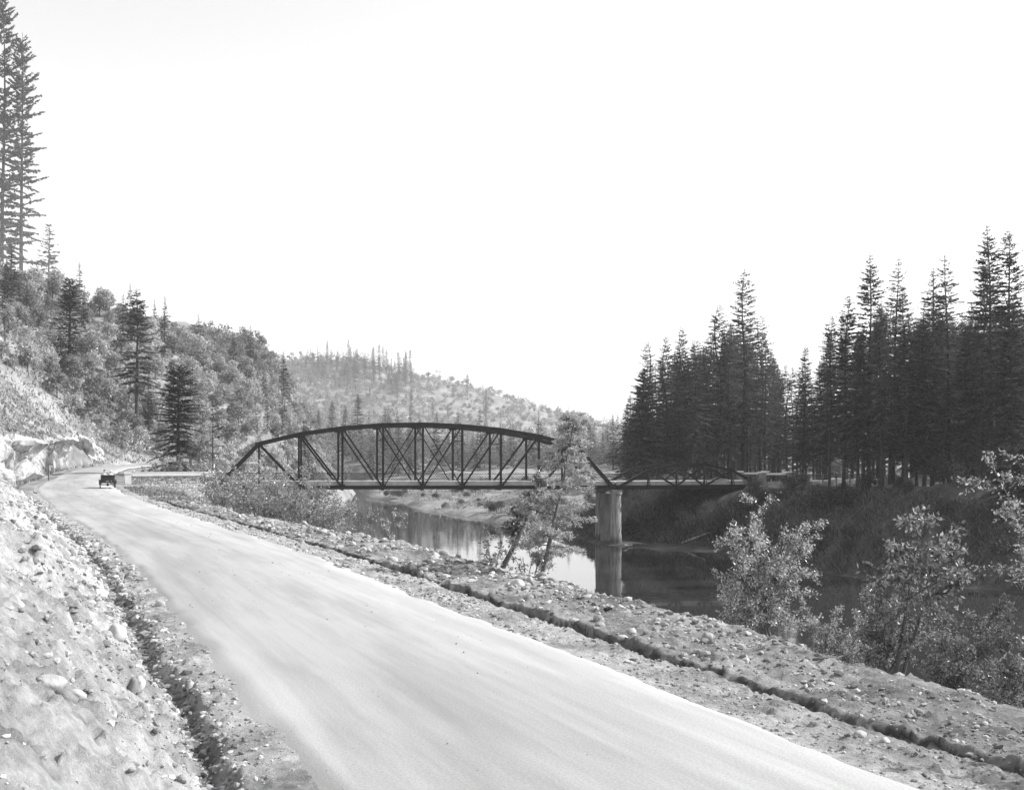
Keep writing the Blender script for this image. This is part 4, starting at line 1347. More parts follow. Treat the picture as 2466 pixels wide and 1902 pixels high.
def put_fir(variants, px, ytop, D=None, ybase=None, label='', name='fir_tree', group=None, wscale=1.0, X=None):
    if D is None:
        x, y, z = hit(px, ybase)
        D = y
    else:
        x, y = (px - CX) / F * D, D
        z = g1(x, y)
    v = variants[rng.randrange(len(variants))]
    Hh = CAMZ + (HY - ytop) * D / F - z
    s = Hh / v[2]
    return tree_thing(name, label, 'fir tree', v[:2], (x, y, z - .1), rng.uniform(0, 6.28), group, (s * wscale, s * wscale, s), tilt=(rng.gauss(0, .018), rng.gauss(0, .018))), Hh

# tall firs on the right bank that the photograph lets one tell apart
tall = [(1790, 640, 176, FIRH[0:1], 1.0, 'tallest fir of the stand behind the pony truss bridge'),
        (1729, 727, 182, FIRH[1:2], 1.0, 'pointed fir directly left of the tallest one behind the pony truss'),
        (1833, 752, 188, FIRH[3:4], .9, 'thin-topped fir directly right of the tallest one behind the pony truss'),
        (1656, 776, 190, FIRH[2:3], .9, 'narrow-topped fir above the middle of the pony truss'),
        (1604, 806, 186, FIRH[1:2], 1.0, 'fir above the left part of the pony truss'),
        (1565, 815, 178, FIRH[2:3], 1.0, 'blunt fir third from the river edge of the stand behind the pony truss'),
        (1542, 884, 172, EDGE[0:1], 1.15, 'fir with wide feathered boughs at the left edge of the right stand'),
        (1700, 797, 172, FIRH[2:3], .95, 'shorter fir in front of the pointed ones behind the pony truss'),
        (1933, 829, 170, FIR[4:5], 1.0, 'slim fir in the gap between the two stands on the right bank'),
        (1985, 750, 165, FIR[0:1], .95, 'fir with forked-looking top at the left of the right-hand stand'),
        (2031, 705, 139, FIR[3:4], .95, 'fir with a bare lower trunk standing alone on the grassy bank edge'),
        (2091, 598, 133, FIR[0:1], .9, 'tall broad-topped fir leading the right-hand stand on the bank edge'),
        (2149, 620, 140, FIR[1:2], .85, 'tall open-topped fir right of the broad-topped one'),
        (2183, 690, 150, FIR[4:5], .9, 'lower slim fir between the open-topped fir and the twin firs'),
        (2245, 636, 136, FIR[2:3], .95, 'left one of the twin firs in the middle of the right-hand stand'),
        (2290, 605, 132, FIR[1:2], .95, 'right one of the twin firs in the middle of the right-hand stand'),
        (2365, 627, 124, FIR[3:4], .9, 'slender fir left of the tallest right-hand fir'),
        (2394, 528, 120, FIR[0:1], .9, 'tallest fir of the right-hand stand near the picture edge'),
        (2445, 545, 116, FIR[4:5], 1.0, 'fir at the far right edge of the picture'),
        (2330, 720, 150, FIR[2:3], 1.0, 'lower fir filling the gap right of the twin firs'),
        (2440, 700, 108, EDGE[1:2], .8, 'dark low-boughed fir at the far right edge')]
skyx = [1490, 1510, 1545, 1565, 1600, 1650, 1700, 1730, 1790, 1840, 1880, 1930, 1960, 1985, 2030, 2100, 2200, 2290, 2360, 2466]
skyy = [1010, 960, 890, 840, 830, 800, 805, 760, 740, 780, 850, 865, 860, 790, 740, 700, 720, 730, 720, 690]
for px, yt, D, v, ws_, lab in tall:
    put_fir(v, px, yt, D, None, lab, wscale=ws_, group=None)
nfill = 0
tries = 0
placed = []
while nfill < 190 and tries < 4000:
    tries += 1
    px = rng.uniform(1500, 2000) if rng.random() < .5 else rng.uniform(1980, 2560)
    D = rng.uniform(150, 330) if px < 1950 else rng.uniform(118, 320)
    x = (px - CX) / F * D
    rr = float(sdist([x], [D], RSH, True)[0])
    if rr < 12 or (px < 1990 and D < 166) or (1660 < px < 2130 and 184 < D < 232):
        continue
    # keep the road from the bridge clear
    q = Vector((x, D, 0)) - Vector((P0.x, P0.y, 0))
    if -3 < q.dot(BW) < 12 and q.dot(BU) < 46:
        continue
    if any((x - a) ** 2 + (D - b) ** 2 < 16 for a, b in placed):
        continue
    placed.append((x, D))
    yt = np.interp(px, skyx, skyy) + abs(rng.gauss(0, 50)) + 8
    v = POLE if rng.random() < .2 and D < 240 else (FIRH if px < 1960 or rng.random() < .35 else FIR)
    lab = ('dark fir deep inside the stand behind the pony truss' if D > 230 else 'fir near the front of the stand behind the pony truss') if px < 1960 else ('distant fir seen between trunks of the right-hand stand' if D > 230 else ('fir in the middle depth of the right-hand stand' if D > 165 else 'fir near the bank edge of the right-hand stand'))
    t, Hh = put_fir(v, px, yt, D, None, lab, group=lab.replace('fir ', 'firs ', 1), wscale=rng.uniform(.8, 1.15))
    if Hh > 40 or Hh < 8:
        s = min(40, max(10, Hh)) / Hh
        t.scale = [c * s for c in t.scale]
    nfill += 1
for q in range(12):      # firs just outside the frame on the right, along the same bank
    D = rng.uniform(70, 170)
    x = rng.uniform(.51, .95) * D
    if float(sdist([x], [D], RSH, True)[0]) < 11:
        continue
    v = FIR[rng.randrange(5)]
    s = rng.uniform(.85, 1.1)
    tree_thing('fir_tree', 'fir on the right bank beyond the right picture edge', 'fir tree', v[:2], (x, D, g1(x, D) - .1), rng.uniform(0, 6.28), 'firs on the right bank outside the picture', s)

# the left-hand conifers, each its own
PINE = conifer('tall_pine', 200, 24, .33, 4.6, .85, 6, 11, .9, .75, .18, .08, .42, wid=.13)
LEFTP = [conifer('slope_fir', 210 + q, 21, .16, 3.3, .52, 6, 17, .42, .4, .15, .10, .34, wid=.13) for q in range(3)]
DARK = conifer('ragged_fir', 220, 16, .08, 4.2, .7, 6, 12, .9, .35, .30, .08, .38, wid=.13)
HALF = conifer('one_sided_fir', 230, 9.5, .22, 2.5, .62, 4, 6.5, .7, .75, .1, .12, .12, onesided=.75, wid=.12)
def on_px(parts, px, ytop, ybase, name, label, cat='fir tree', wscale=1.0, H0=None, D=None, rz=None):
    if D is None:
        x, y, z = hit(px, ybase)
    else:
        x, y = (px - CX) / F * D, D
        z = CAMZ + (HY - ybase) / F * D
        gz = g1(x, y)
        z = gz
    s = (CAMZ + (HY - ytop) / F * y - z) / parts[2]
    return tree_thing(name, label, cat, parts[:2], (x, y, z - .15), rng.uniform(0, 6.28) if rz is None else rz, None, (s * wscale, s * wscale, s))
on_px(LEFTP[0], 52, 78, 545, 'fir_tree', 'very tall slim fir against the sky at the upper left', wscale=.5)
on_px(LEFTP[1], 6, -10, 560, 'fir_tree', 'very tall slim fir cut by the left picture edge', wscale=.5)
on_px(SMALL[0], 117, 538, 700, 'fir_tree', 'small dark fir on the skyline right of the two tall left firs', wscale=1.2)
on_px(LEFTP[2], 168, 668, 905, 'fir_tree', 'medium fir on the steep hillside above the rock cut', wscale=1.3)
on_px(PINE, 330, 690, 1062, 'fir_tree', 'tall dark fir with a long bare trunk beyond the road bend', wscale=.9)
on_px(DARK, 430, 885, 1128, 'fir_tree', 'dark ragged fir with drooping boughs behind the parapets', wscale=1.0, D=163)
on_px(HALF, 512, 965, 1215, 'fir_tree', 'small sparse fir with boughs on one side at the left bridge end', D=101, rz=R(-10))

# ------------------------------------------------------------------ wooded hills
HARD = [broadleaf('hill_tree', 300 + q, 7.5, 3.3, 18, 46, .62, 'leaf_far') for q in range(5)]
HARDB = [broadleaf('bright_tree', 320 + q, 9, 3.4, 22, 120, .38, 'leaf_bright') for q in range(3)]
def on_ground(parts, x, y, name, label, cat, group, s, wscale=1.0):
    return tree_thing(name, label, cat, parts[:2], (x, y, g1(x, y) - .1), rng.uniform(0, 6.28), group, (s * wscale, s * wscale, s))

def scatter(n, box, dmin, ok, seed):
    g = np.random.default_rng(seed)
    X = g.uniform(box[0], box[1], n * 14)
    Y = g.uniform(box[2], box[3], n * 14)
    m_ = ok(X, Y)
    X, Y = X[m_], Y[m_]
    cell, out = {}, []
    for x, y in zip(X, Y):
        c = (int(x // dmin), int(y // dmin))
        if any((x - a) ** 2 + (y - b) ** 2 < dmin * dmin for i in (-1, 0, 1) for j in (-1, 0, 1) for a, b in cell.get((c[0] + i, c[1] + j), ())):
            continue
        cell.setdefault(c, []).append((x, y))
        out.append((x, y))
        if len(out) >= n:
            break
    return out

def okA(X, Y):
    l = sdist(X, Y, LSH, False)
    s_, t_ = frame_of(X, Y)
    px = CX + F * X / Y
    dd = np.abs(t_) - half_w(s_)
    return (l > np.where(Y > 225, 1.5, 7)) & (px > -60) & (px < 860) & (dd > 8) & ~((s_ < S_BEND - 6) & (t_ < 0)) & (Y > 150) & ~((s_ < sY(178)) & (t_ > 0))
ptsA = scatter(1300, (-150, -38, 185, 345), 3.9, okA, 5)
ptsA.sort(key=lambda q: q[1])
n_ind = n_fir = 0
stuffA = []
for x, y in ptsA:
    nz = vnoise(np.array([x * .035]), np.array([y * .035]), 0, 91)[0]
    conif = rng.random() < (.12 if nz < .2 else .35)
    if conif and n_fir < 48 and rng.random() < .6:
        n_fir += 1
        on_ground(SMALL[rng.randrange(4)], x, y, 'fir_tree', 'small dark fir among the leafy trees of the left hillside', 'fir tree', 'firs dotted over the left hillside', rng.uniform(.4, .85))
    elif n_ind < 262:
        n_ind += 1
        px_ = CX + F * x / y
        lab = 'leafy tree on the wooded slope left of the long bare fir trunk' if px_ < 330 else ('leafy tree on the wooded slope between the bare fir trunk and the truss' if px_ < 520 else 'leafy tree on the wooded slope above the left end of the truss')
        on_ground(HARD[rng.randrange(5)], x, y, 'leafy_tree', lab, 'tree', lab.replace('leafy tree', 'leafy trees'), rng.uniform(.42, .95), rng.uniform(.85, 1.2))
    else:
        stuffA.append((x, y))
def wood_stuff(name, pts, mat, label, H=(4, 8), per=26, size=.7, seed=3):
    g = np.random.default_rng(seed)
    P = np.array(pts)
    z = ground(P[:, 0], P[:, 1])
    c, r_ = [], []
    for (x, y), zz in zip(pts, z):
        h = g.uniform(*H)
        for q in range(7):
            c.append((x + g.normal(0, h * .2), y + g.normal(0, h * .2), zz + h * g.uniform(.2, .9)))
            r_.append(h * g.uniform(.17, .30))
    V, Fq = leafball(g, np.array(c), np.array(r_), per, size)
    return tag(link(name, mesh_np(name, V, Fq, M[mat])), label, kind='stuff')
wood_stuff('hill_woods', stuffA, 'leaf_far', 'pale leafy woods covering the rest of the left hillside', (2.6, 5.6))
brA = scatter(3600, (-150, -38, 185, 345), 2.1, okA, 25)
wood_stuff('hill_brush', brA, 'leaf_far', 'low brush between the trees of the left hillside', (1.2, 2.6), 7, .6, 26)
okB = lambda X, Y: (tent(X, Y, RIDGE_B, .30) > 4) & (CX + F * X / Y > 600) & (CX + F * X / Y < 1560)
ptsB = scatter(3400, (-400, 210, 1030, 1560), 9.0, okB, 6)
openB = [q for q in ptsB if rng.random() < (1.0 if q[1] < 1250 or CX + F * q[0] / q[1] < 900 else .5)]
wood_stuff('distant_brushwood', openB, 'leaf_far', 'hazy pale brushwood on the distant hillside behind the bridge', (4, 12), 14, 2.0, 4)
# conifers along the far ridge and down its slope
nB = 0
for q in range(44):
    px = rng.uniform(740, 1000) if q < 34 else rng.uniform(940, 1300)
    k_ = 2.35 * np.interp(px, [740, 858, 937, 982, 1050, 1130, 1200, 1300], [650, 650, 650, 640, 640, 622, 600, 600])
    D = k_ - abs(rng.gauss(0, 90)) if q < 34 else k_ - rng.uniform(0, 280)
    x = (px - CX) / F * D
    on_ground(FIR[rng.randrange(5)], x, D, 'fir_tree', 'hazy small fir on the distant ridge behind the truss bridge', 'fir tree', 'firs on the distant ridge', rng.uniform(.45, 1.2), .9)
for px in (765, 780, 787, 1003, 1010):
    D = 1528
    x = (px - CX) / F * D
    on_ground(SNAG[0], x, D, 'snag_tree', 'bare-trunked snag standing up on the distant ridge line', 'dead tree', 'snags on the distant ridge', rng.uniform(1.9, 2.7))
# ridge-top firs of the nearer hill
for px, yt, D, lab in ((303, 722, 268, 'slim fir on the near ridge left of the bare-trunked tall fir'), (372, 720, 272, 'left one of a pair of firs on the near ridge line'), (397, 712, 274, 'right one of a pair of firs on the near ridge line'), (478, 752, 290, 'small round-topped fir alone on the near ridge line')):
    x = (px - CX) / F * D
    z = g1(x, D)
    s = max(.3, (CAMZ + (HY - yt) / F * D - z) / 16)
    tree_thing('fir_tree', lab, 'fir tree', SMALL[rng.randrange(4)][:2], (x, D, z - .1), 0, None, (s, s, s))
# valley-floor woods behind the bridge
ptsV = scatter(420, (-90, 70, 385, 520), 5.0, lambda X, Y: (sdist(X, Y, RSH, True) > 8) & (CX + F * X / Y < 1560) & (CX + F * X / Y > 640), 8)
nv = 0
leafV = []
for x, y in sorted(ptsV, key=lambda q: q[1]):
    px = CX + F * x / y
    if rng.random() < (.30 if px < 1120 else .14) and nv < 24:
        nv += 1
        on_ground(SMALL[rng.randrange(4)], x, y, 'fir_tree', 'grey fir in the valley woods seen through the truss bridge', 'fir tree', 'firs of the valley woods behind the bridge', rng.uniform(.9, 1.45), .9)
    else:
        leafV.append((x, y))
wood_stuff('valley_woods', leafV, 'leaf_far', 'grey leafy valley woods behind the truss bridge', (6, 12), 34, .75, 9)
# dark firs seen inside the left half of the truss
for px, yt, D, lab in ((767, 985, 462, 'left fir of the dark group rising behind the truss top chord'), (800, 960, 468, 'tall fir of the dark group rising behind the truss top chord'), (832, 975, 474, 'right fir of the dark group rising behind the truss top chord'), (862, 945, 480, 'bare spire-like fir behind the truss top chord')):
    x = (px - CX) / F * D
    z = g1(x, D)
    s = (CAMZ + (HY - yt) / F * D - z) / 32
    tree_thing('fir_tree', lab, 'fir tree', FIR[rng.randrange(5)][:2], (x, D, z - .1), 1, None, (s, s, s))
# far forest closing the valley
ptsC = scatter(900, (-60, 330, 800, 960), 7, lambda X, Y: (CX + F * X / Y > 1090) & (CX + F * X / Y < 1620), 12)
def fir_stuff(name, pts, label, H, m_, seed):
    g = np.random.default_rng(seed)
    P = np.array(pts)
    Vs = []
    for (x, y), z in zip(pts, ground(P[:, 0], P[:, 1])):
        h = g.uniform(*H)
        f = g.random(m_) ** .8
        a = g.uniform(0, 6.28, m_)
        r_ = (1 - f) * h * .19 * g.uniform(.5, 1.1, m_) + .3
        Pq = np.c_[x + 0 * a, y + 0 * a, z + 1 + f * (h - 1)]
        A_ = np.c_[np.cos(a) * r_, np.sin(a) * r_, -.25 * r_]
        B_ = np.c_[-np.sin(a), np.cos(a), 0 * a] * (.22 * r_ + .12)[:, None]
        Vs.append(quads_at(Pq, A_, B_)[0])
    V = np.vstack(Vs)
    return tag(link(name, mesh_np(name, V, np.arange(len(V)).reshape(-1, 4), M['conifer_far'])), label, kind='stuff')
fir_stuff('far_forest', ptsC, 'faint far-off forest closing the valley', (9, 19), 44, 5)
gq = np.random.default_rng(44)
back = []
while len(back) < 170:
    px, D = gq.uniform(1480, 2700), gq.uniform(330, 420)
    back.append(((px - CX) / F * D, D))
fir_stuff('grove_backdrop', back, 'dark firs closing the far side of the clearing on the right bank', (17, 27), 130, 13)
ridge_pts = []
for q in range(130):
    px = gq.uniform(735, 1000)
    D = 2.35 * (np.interp(px, [740, 858, 937, 982, 1050], [650, 650, 650, 640, 640]) - abs(gq.normal(0, 38)))
    ridge_pts.append(((px - CX) / F * D, D))
fir_stuff('ridge_firs', ridge_pts, 'mass of small firs along the distant ridge', (14, 34), 90, 6)
fir_stuff('valley_firs', [q for q in leafV if gq.random() < .3], 'grey firs massed in the valley behind the bridge', (9, 20), 90, 7)

gg = random.Random(31)
q = 0
while q < 16:
    px = gg.uniform(1520, 2440); D = gg.uniform(172, 260) if px < 2000 else gg.uniform(135, 230)
    x = (px - CX) / F * D
    dv = Vector((x, D, 0)) - Vector((P0.x, P0.y, 0))
    if float(sdist([x], [D], RSH, True)[0]) < 13 or (1660 < px < 2130 and 184 < D < 232) or (-3 < dv.dot(BW) < 12 and dv.dot(BU) < 46):
        continue
    q += 1
    on_ground(HARDB[q % 3], x, D, 'understory_tree', 'small leafy tree growing under the firs of the right bank', 'tree', 'leafy trees under the right-bank firs', gg.uniform(.35, .9))
# brighter leafy trees that stand out on the left
for px, yb, H_, lab in ((220, 890, 9.0, 'bright leafy tree against dark firs on the steep left slope'), (262, 985, 6.5, 'small bright leafy tree low on the left slope'), (300, 1040, 5.0, 'leafy sapling beside the long bare fir trunk'),
                        (395, 1105, 5.2, 'leafy tree beyond the road bend left of the ragged fir'), (462, 1120, 5.0, 'bright leafy tree right of the ragged fir behind the parapets'), (60, 720, 7.5, 'leafy tree under the two very tall firs'), (20, 660, 8, 'leafy tree at the left edge under the tall firs'),
                        (95, 730, 6, 'leafy tree on the slope below the small skyline fir'), (150, 800, 6.0, 'leafy tree left of the medium fir above the rock cut')):
    x, y, z = hit(px, yb)
    tree_thing('leafy_tree', lab, 'tree', HARDB[rng.randrange(3)][:2], (x, y, z - .2), rng.uniform(0, 6.28), None, H_ / 9)
HB = [shrub('roadside_shrub', 330, 3.0, 1.8, 7, .2, 2200, mat='leaf_bright', r0=.04, bushy=7)]
for px, yb, s, lab in ((420, 1128, 1.2, 'bushy shrub behind the left part of the arched parapet'), (470, 1132, 1.0, 'bright shrub behind the middle of the far parapet'), (385, 1128, .8, 'low shrub beside the road bend near the far parapet end'), (350, 1122, .6, 'small shrub where the road goes out of sight')):
    x, y = (px - CX) / F * 152, 152.0
    tree_thing('shrub', lab, 'shrub', HB[0], (x, y, max(g1(x, y), -1) - .1), rng.uniform(0, 6), None, s, ('stems', 'leaves'))

# ------------------------------------------------------------------ brush on the steep hillside (nobody could count it)
g = np.random.default_rng(21)
n0 = 2600
ss_ = g.uniform(S_CLIFF0 - 6, S_BEND + 8, n0)
tt_ = -(half_w(ss_) + 1.35 + 2.2 + 54 * g.random(n0) ** 1.3)
hx, hy, hz = hill_pt(ss_, tt_)
hgt = hz - z_road(ss_)
incut = (ss_ > S_CLIFF0 + 2) & (ss_ < S_CLIFF1)
keep = np.where(incut, hgt > 5.6, hgt > 1.0)
nzz = vnoise(ss_ * .12, hgt * .16, 0, 95)
keep &= g.random(n0) < np.clip(.55 + .6 * nzz + .02 * hgt, .1, 1)
hx, hy, hz, hgt = hx[keep], hy[keep], hz[keep], hgt[keep]
rr = g.uniform(.3, .95, len(hx)) * (1 + .02 * hgt)
cs_ = np.c_[hx, hy, hz + rr * .35]
V, Fq = leafball(g, cs_, rr, 26, .36, .5, .5, .8)
tag(link('hillside_brush', mesh_np('hillside_brush', V, Fq, M['brush'])), 'pale dry brush over the steep slope above the rock cut', kind='stuff')
# grass between it
n0 = 26000
ss_ = g.uniform(S_CLIFF0 - 6, S_BEND + 8, n0)
tt_ = -(half_w(ss_) + 1.35 + .6 + 54 * g.random(n0) ** 1.4)
hx, hy, hz = hill_pt(ss_, tt_)
hgt = hz - z_road(ss_)
incut = (ss_ > S_CLIFF0 + 2) & (ss_ < S_CLIFF1)
keep = np.where(incut, (hgt > 5.0) | (hgt < .5), hgt > .2)
P = np.c_[hx, hy, hz - .05][keep]
A_ = np.c_[g.normal(0, .16, len(P)), g.normal(0, .16, len(P)) - .12, g.uniform(.3, .8, len(P))]
B_ = np.c_[g.normal(0, .09, len(P)), g.normal(0, .03, len(P)), 0 * P[:, 0]]
V, Fq = quads_at(P, A_, B_)
tag(link('hillside_grass', mesh_np('hillside_grass', V, Fq, M['grass'])), 'pale dry grass on the steep slope', kind='stuff')
# darker leafy shrubs that do stand out on the steep slope
DS = [broadleaf('slope_shrub', 350 + q, 4, 1.9, 14, 90, .3, 'leaf_far', .08) for q in range(3)]
gg = random.Random(4)
for q in range(72):
    s_ = gg.uniform(S_CLIFF0, S_BEND + 6)
    h_ = gg.uniform(8, 50)
    t_ = -(half_w(s_) + 1.35 + 2.2 + h_ * .85)
    a, b_, c = [float(v) for v in hill_pt(np.array([s_]), np.array([t_]))]
    tree_thing('slope_shrub', 'leafy shrub on the steep slope above the rock cut', 'shrub', DS[gg.randrange(3)][:2], (a, b_, c - .2), gg.uniform(0, 6), 'shrubs on the steep left slope', gg.uniform(.5, 1.15) * (1 + h_ * .012))

# ------------------------------------------------------------------ grass and scrub on the river banks
g = np.random.default_rng(31)
def bank_grass(name, box, n_, ok, mat, label, hh=(.4, 1.0), w_=.12, lean=(0, 0)):
    X = g.uniform(box[0], box[1], n_)
    Y = g.uniform(box[2], box[3], n_)
    k_ = ok(X, Y)
    X, Y = X[k_], Y[k_]
    Z = ground(X, Y)
    k_ = Z > WATER + .15
    X, Y, Z = X[k_], Y[k_], Z[k_]
    h_ = g.uniform(*hh, len(X)) * (1 + .6 * vnoise(X * .3, Y * .3, 0, 97))
    A_ = np.c_[g.normal(lean[0], .55, len(X)) * h_, g.normal(lean[1], .4, len(X)) * h_, h_ * g.uniform(.5, 1.1, len(X))]
    B_ = np.c_[g.normal(0, w_, len(X)), g.normal(0, w_ * .5, len(X)), 0 * X]
    V, Fq = quads_at(np.c_[X, Y, Z - .05], A_, B_)
    return tag(link(name, mesh_np(name, V, Fq, M[mat])), label, kind='stuff')
def clear_end(X, Y):      # keep the parapets, the fence and the deck end free
    dx, dy = X - QE.x, Y - QE.y
    a_, b_ = dx * BU.x + dy * BU.y, dx * BW.x + dy * BW.y
    return ~((a_ > -8) & (a_ < 18) & (b_ > -3.5) & (b_ < 12))
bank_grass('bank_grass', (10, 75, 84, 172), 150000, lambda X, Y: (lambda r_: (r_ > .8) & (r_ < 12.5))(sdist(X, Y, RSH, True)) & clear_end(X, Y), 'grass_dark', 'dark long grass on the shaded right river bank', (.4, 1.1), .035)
M['grass_mid'] = leafmat('verge_grass', 0.14, 0.32, 0.3, 0.0)
bank_grass('verge_grass', (-50, -18, 84, 160), 26000, lambda X, Y: (lambda f_: (f_[1] > half_w(f_[0]) + 1.2) & (f_[1] < 26))(frame_of(X, Y)) & (sdist(X, Y, LSH, False) > 1) & ~((Y > 131 + (X + 46) * .445) & (X > -60) & (X < -36.5)) & ~((((X + 45.6) * .4067 - (Y - 131.3) * .9135) < 12) & (((X + 45.6) * .9135 + (Y - 131.3) * .4067) < 13)) & (vnoise(X * .35, Y * .35, 0, 98) > -.2), 'grass_mid', 'rough pale grass on the bank below the stone parapet', (.15, .5), .05)
bank_grass('bar_grass', (-50, 40, 165, 330), 26000, lambda X, Y: (lambda r_: (r_ > 3) & (r_ < 60))(sdist(X, Y, RSH, True)) & (vnoise(X * .12, Y * .06, 0, 99) > -.15), 'grass', 'pale grass on the gravel bar beyond the bridge', (.3, .8), .12)
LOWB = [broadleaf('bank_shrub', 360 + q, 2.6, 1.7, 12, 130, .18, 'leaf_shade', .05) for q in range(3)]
gg = random.Random(9)
nb_ = 0
while nb_ < 80:
    X = gg.uniform(12, 62); Y = gg.uniform(92, 168)
    r_ = float(sdist([X], [Y], RSH, True)[0])
    if not (3 < r_ < 18) or CX + F * X / Y > 2500 or not clear_end(np.array([X]), np.array([Y]))[0]:
        continue
    nb_ += 1
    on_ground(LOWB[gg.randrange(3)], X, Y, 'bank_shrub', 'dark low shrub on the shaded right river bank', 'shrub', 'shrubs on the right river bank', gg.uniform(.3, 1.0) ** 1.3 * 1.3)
nb_ = 0
while nb_ < 34:
    X = gg.uniform(-34, 16); Y = gg.uniform(180, 300)
    r_ = float(sdist([X], [Y], RSH, True)[0])
    if not (2 < r_ < 40):
        continue
    nb_ += 1
    on_ground(LOWB[gg.randrange(3)], X, Y, 'bar_shrub', 'low shrub casting a shadow on the gravel bar', 'shrub', 'shrubs on the gravel bar', gg.uniform(.4, 1.1))

# ------------------------------------------------------------------ trees and shrubs on the near river bank
NB = ('stems', 'leaves')
bush = shrub('riverside_shrub', 401, 3.3, 1.5, 9, .078, 13500, (.02, 0), r0=.035, bushy=11, lo=.12)
bushb = shrub('riverside_shrub', 402, 2.6, 1.3, 7, .08, 9500, (.15, 0), r0=.03, bushy=10, lo=.15)
bushc = shrub('riverside_shrub', 403, 2.4, 1.6, 7, .08, 9000, (.35, 0), r0=.03, bushy=10, lo=.15)
whip = shrub('willow_whip', 404, 3.4, .5, 2, .10, 2600, (.28, 0), r0=.04, bushy=9, lo=.5)
def near_thing(parts, px, D, zb, label, s=1, rz=0, name='riverside_shrub', tilt=(0, 0), sw=1.0, cat='shrub'):
    x = (px - CX) / F * D
    return tree_thing(name, label, cat, parts, (x, D, zb), rz, None, (s * sw, s * sw, s), NB, tilt)
near_thing(bush, 1845, 27.0, -1.0, 'large speckled leafy shrub on the river bank, biggest of the right-hand shrubs', 1.0, .4)
near_thing(bushb, 2130, 22.4, -1.0, 'leafy shrub with dark forked stems in the right foreground', .82, .3)
near_thing(bushc, 2290, 20.2, -1.0, 'shrub leaning right over the water near the picture edge', .74, .2)
near_thing(bushc, 2450, 18.4, -1.05, 'low shrub at the right picture edge', .75, 1.2)
near_thing(bushc, 2040, 23.6, -1.2, 'small shrub low between the speckled shrub and the forked one', .62, 3.0)
near_thing(whip, 2150, 22.0, -1.0, 'thin leaning willow whip with leaves only at its tall top', 1.08, -.2, 'willow_whip')
edge = shrub('riverside_shrub', 405, 4.6, 1.5, 7, .075, 8500, (-.10, 0), r0=.045, bushy=10, lo=.35)
near_thing(edge, 2620, 20.5, -1.2, 'bright leaved branches reaching in at the right picture edge', 1.0, .5)
sap = shrub('sapling', 406, 2.4, .4, 2, .11, 420, (.1, 0), r0=.02, bushy=7, lo=.4)
near_thing(sap, 858, 50.5, -.4, 'thin leafless-looking sapling at the crest left of the white reflection', .95, .1, 'sapling')
near_thing(sap, 948, 46.5, -.5, 'second thin sapling at the crest, nearer the bridge middle', .85, 2.0, 'sapling')
LS = [shrub('river_thicket', 410 + q, 6.2, 2.5, 10, .17, 9500, (.03, 0), 'leaf_bright', .06, .3, .1, 11) for q in range(3)]
for q, (px, D, zb, s, lab) in enumerate(((560, 80, -3.2, 1.08, 'leafy thicket shrub hiding the left foot of the truss'), (628, 76, -3.2, 1.0, 'leafy thicket shrub with a leaning dark stem below the left truss panels'), (690, 72, -2.9, .95, 'leafy thicket shrub in the middle of the row below the truss'), (745, 69, -2.9, .85, 'leafy thicket shrub below the second truss post'), (795, 66, -2.9, .72, 'rightmost leafy thicket shrub beside the water below the truss'), (592, 92, -4.5, 1.1, 'tall thicket shrub behind the row below the truss'), (525, 96, -4.0, .8, 'thicket shrub at the abutment under the left bridge end'))):
    near_thing(LS[q % 3], px, D, zb, lab, s * .9, q * 1.3, 'thicket_shrub', sw=1.05)
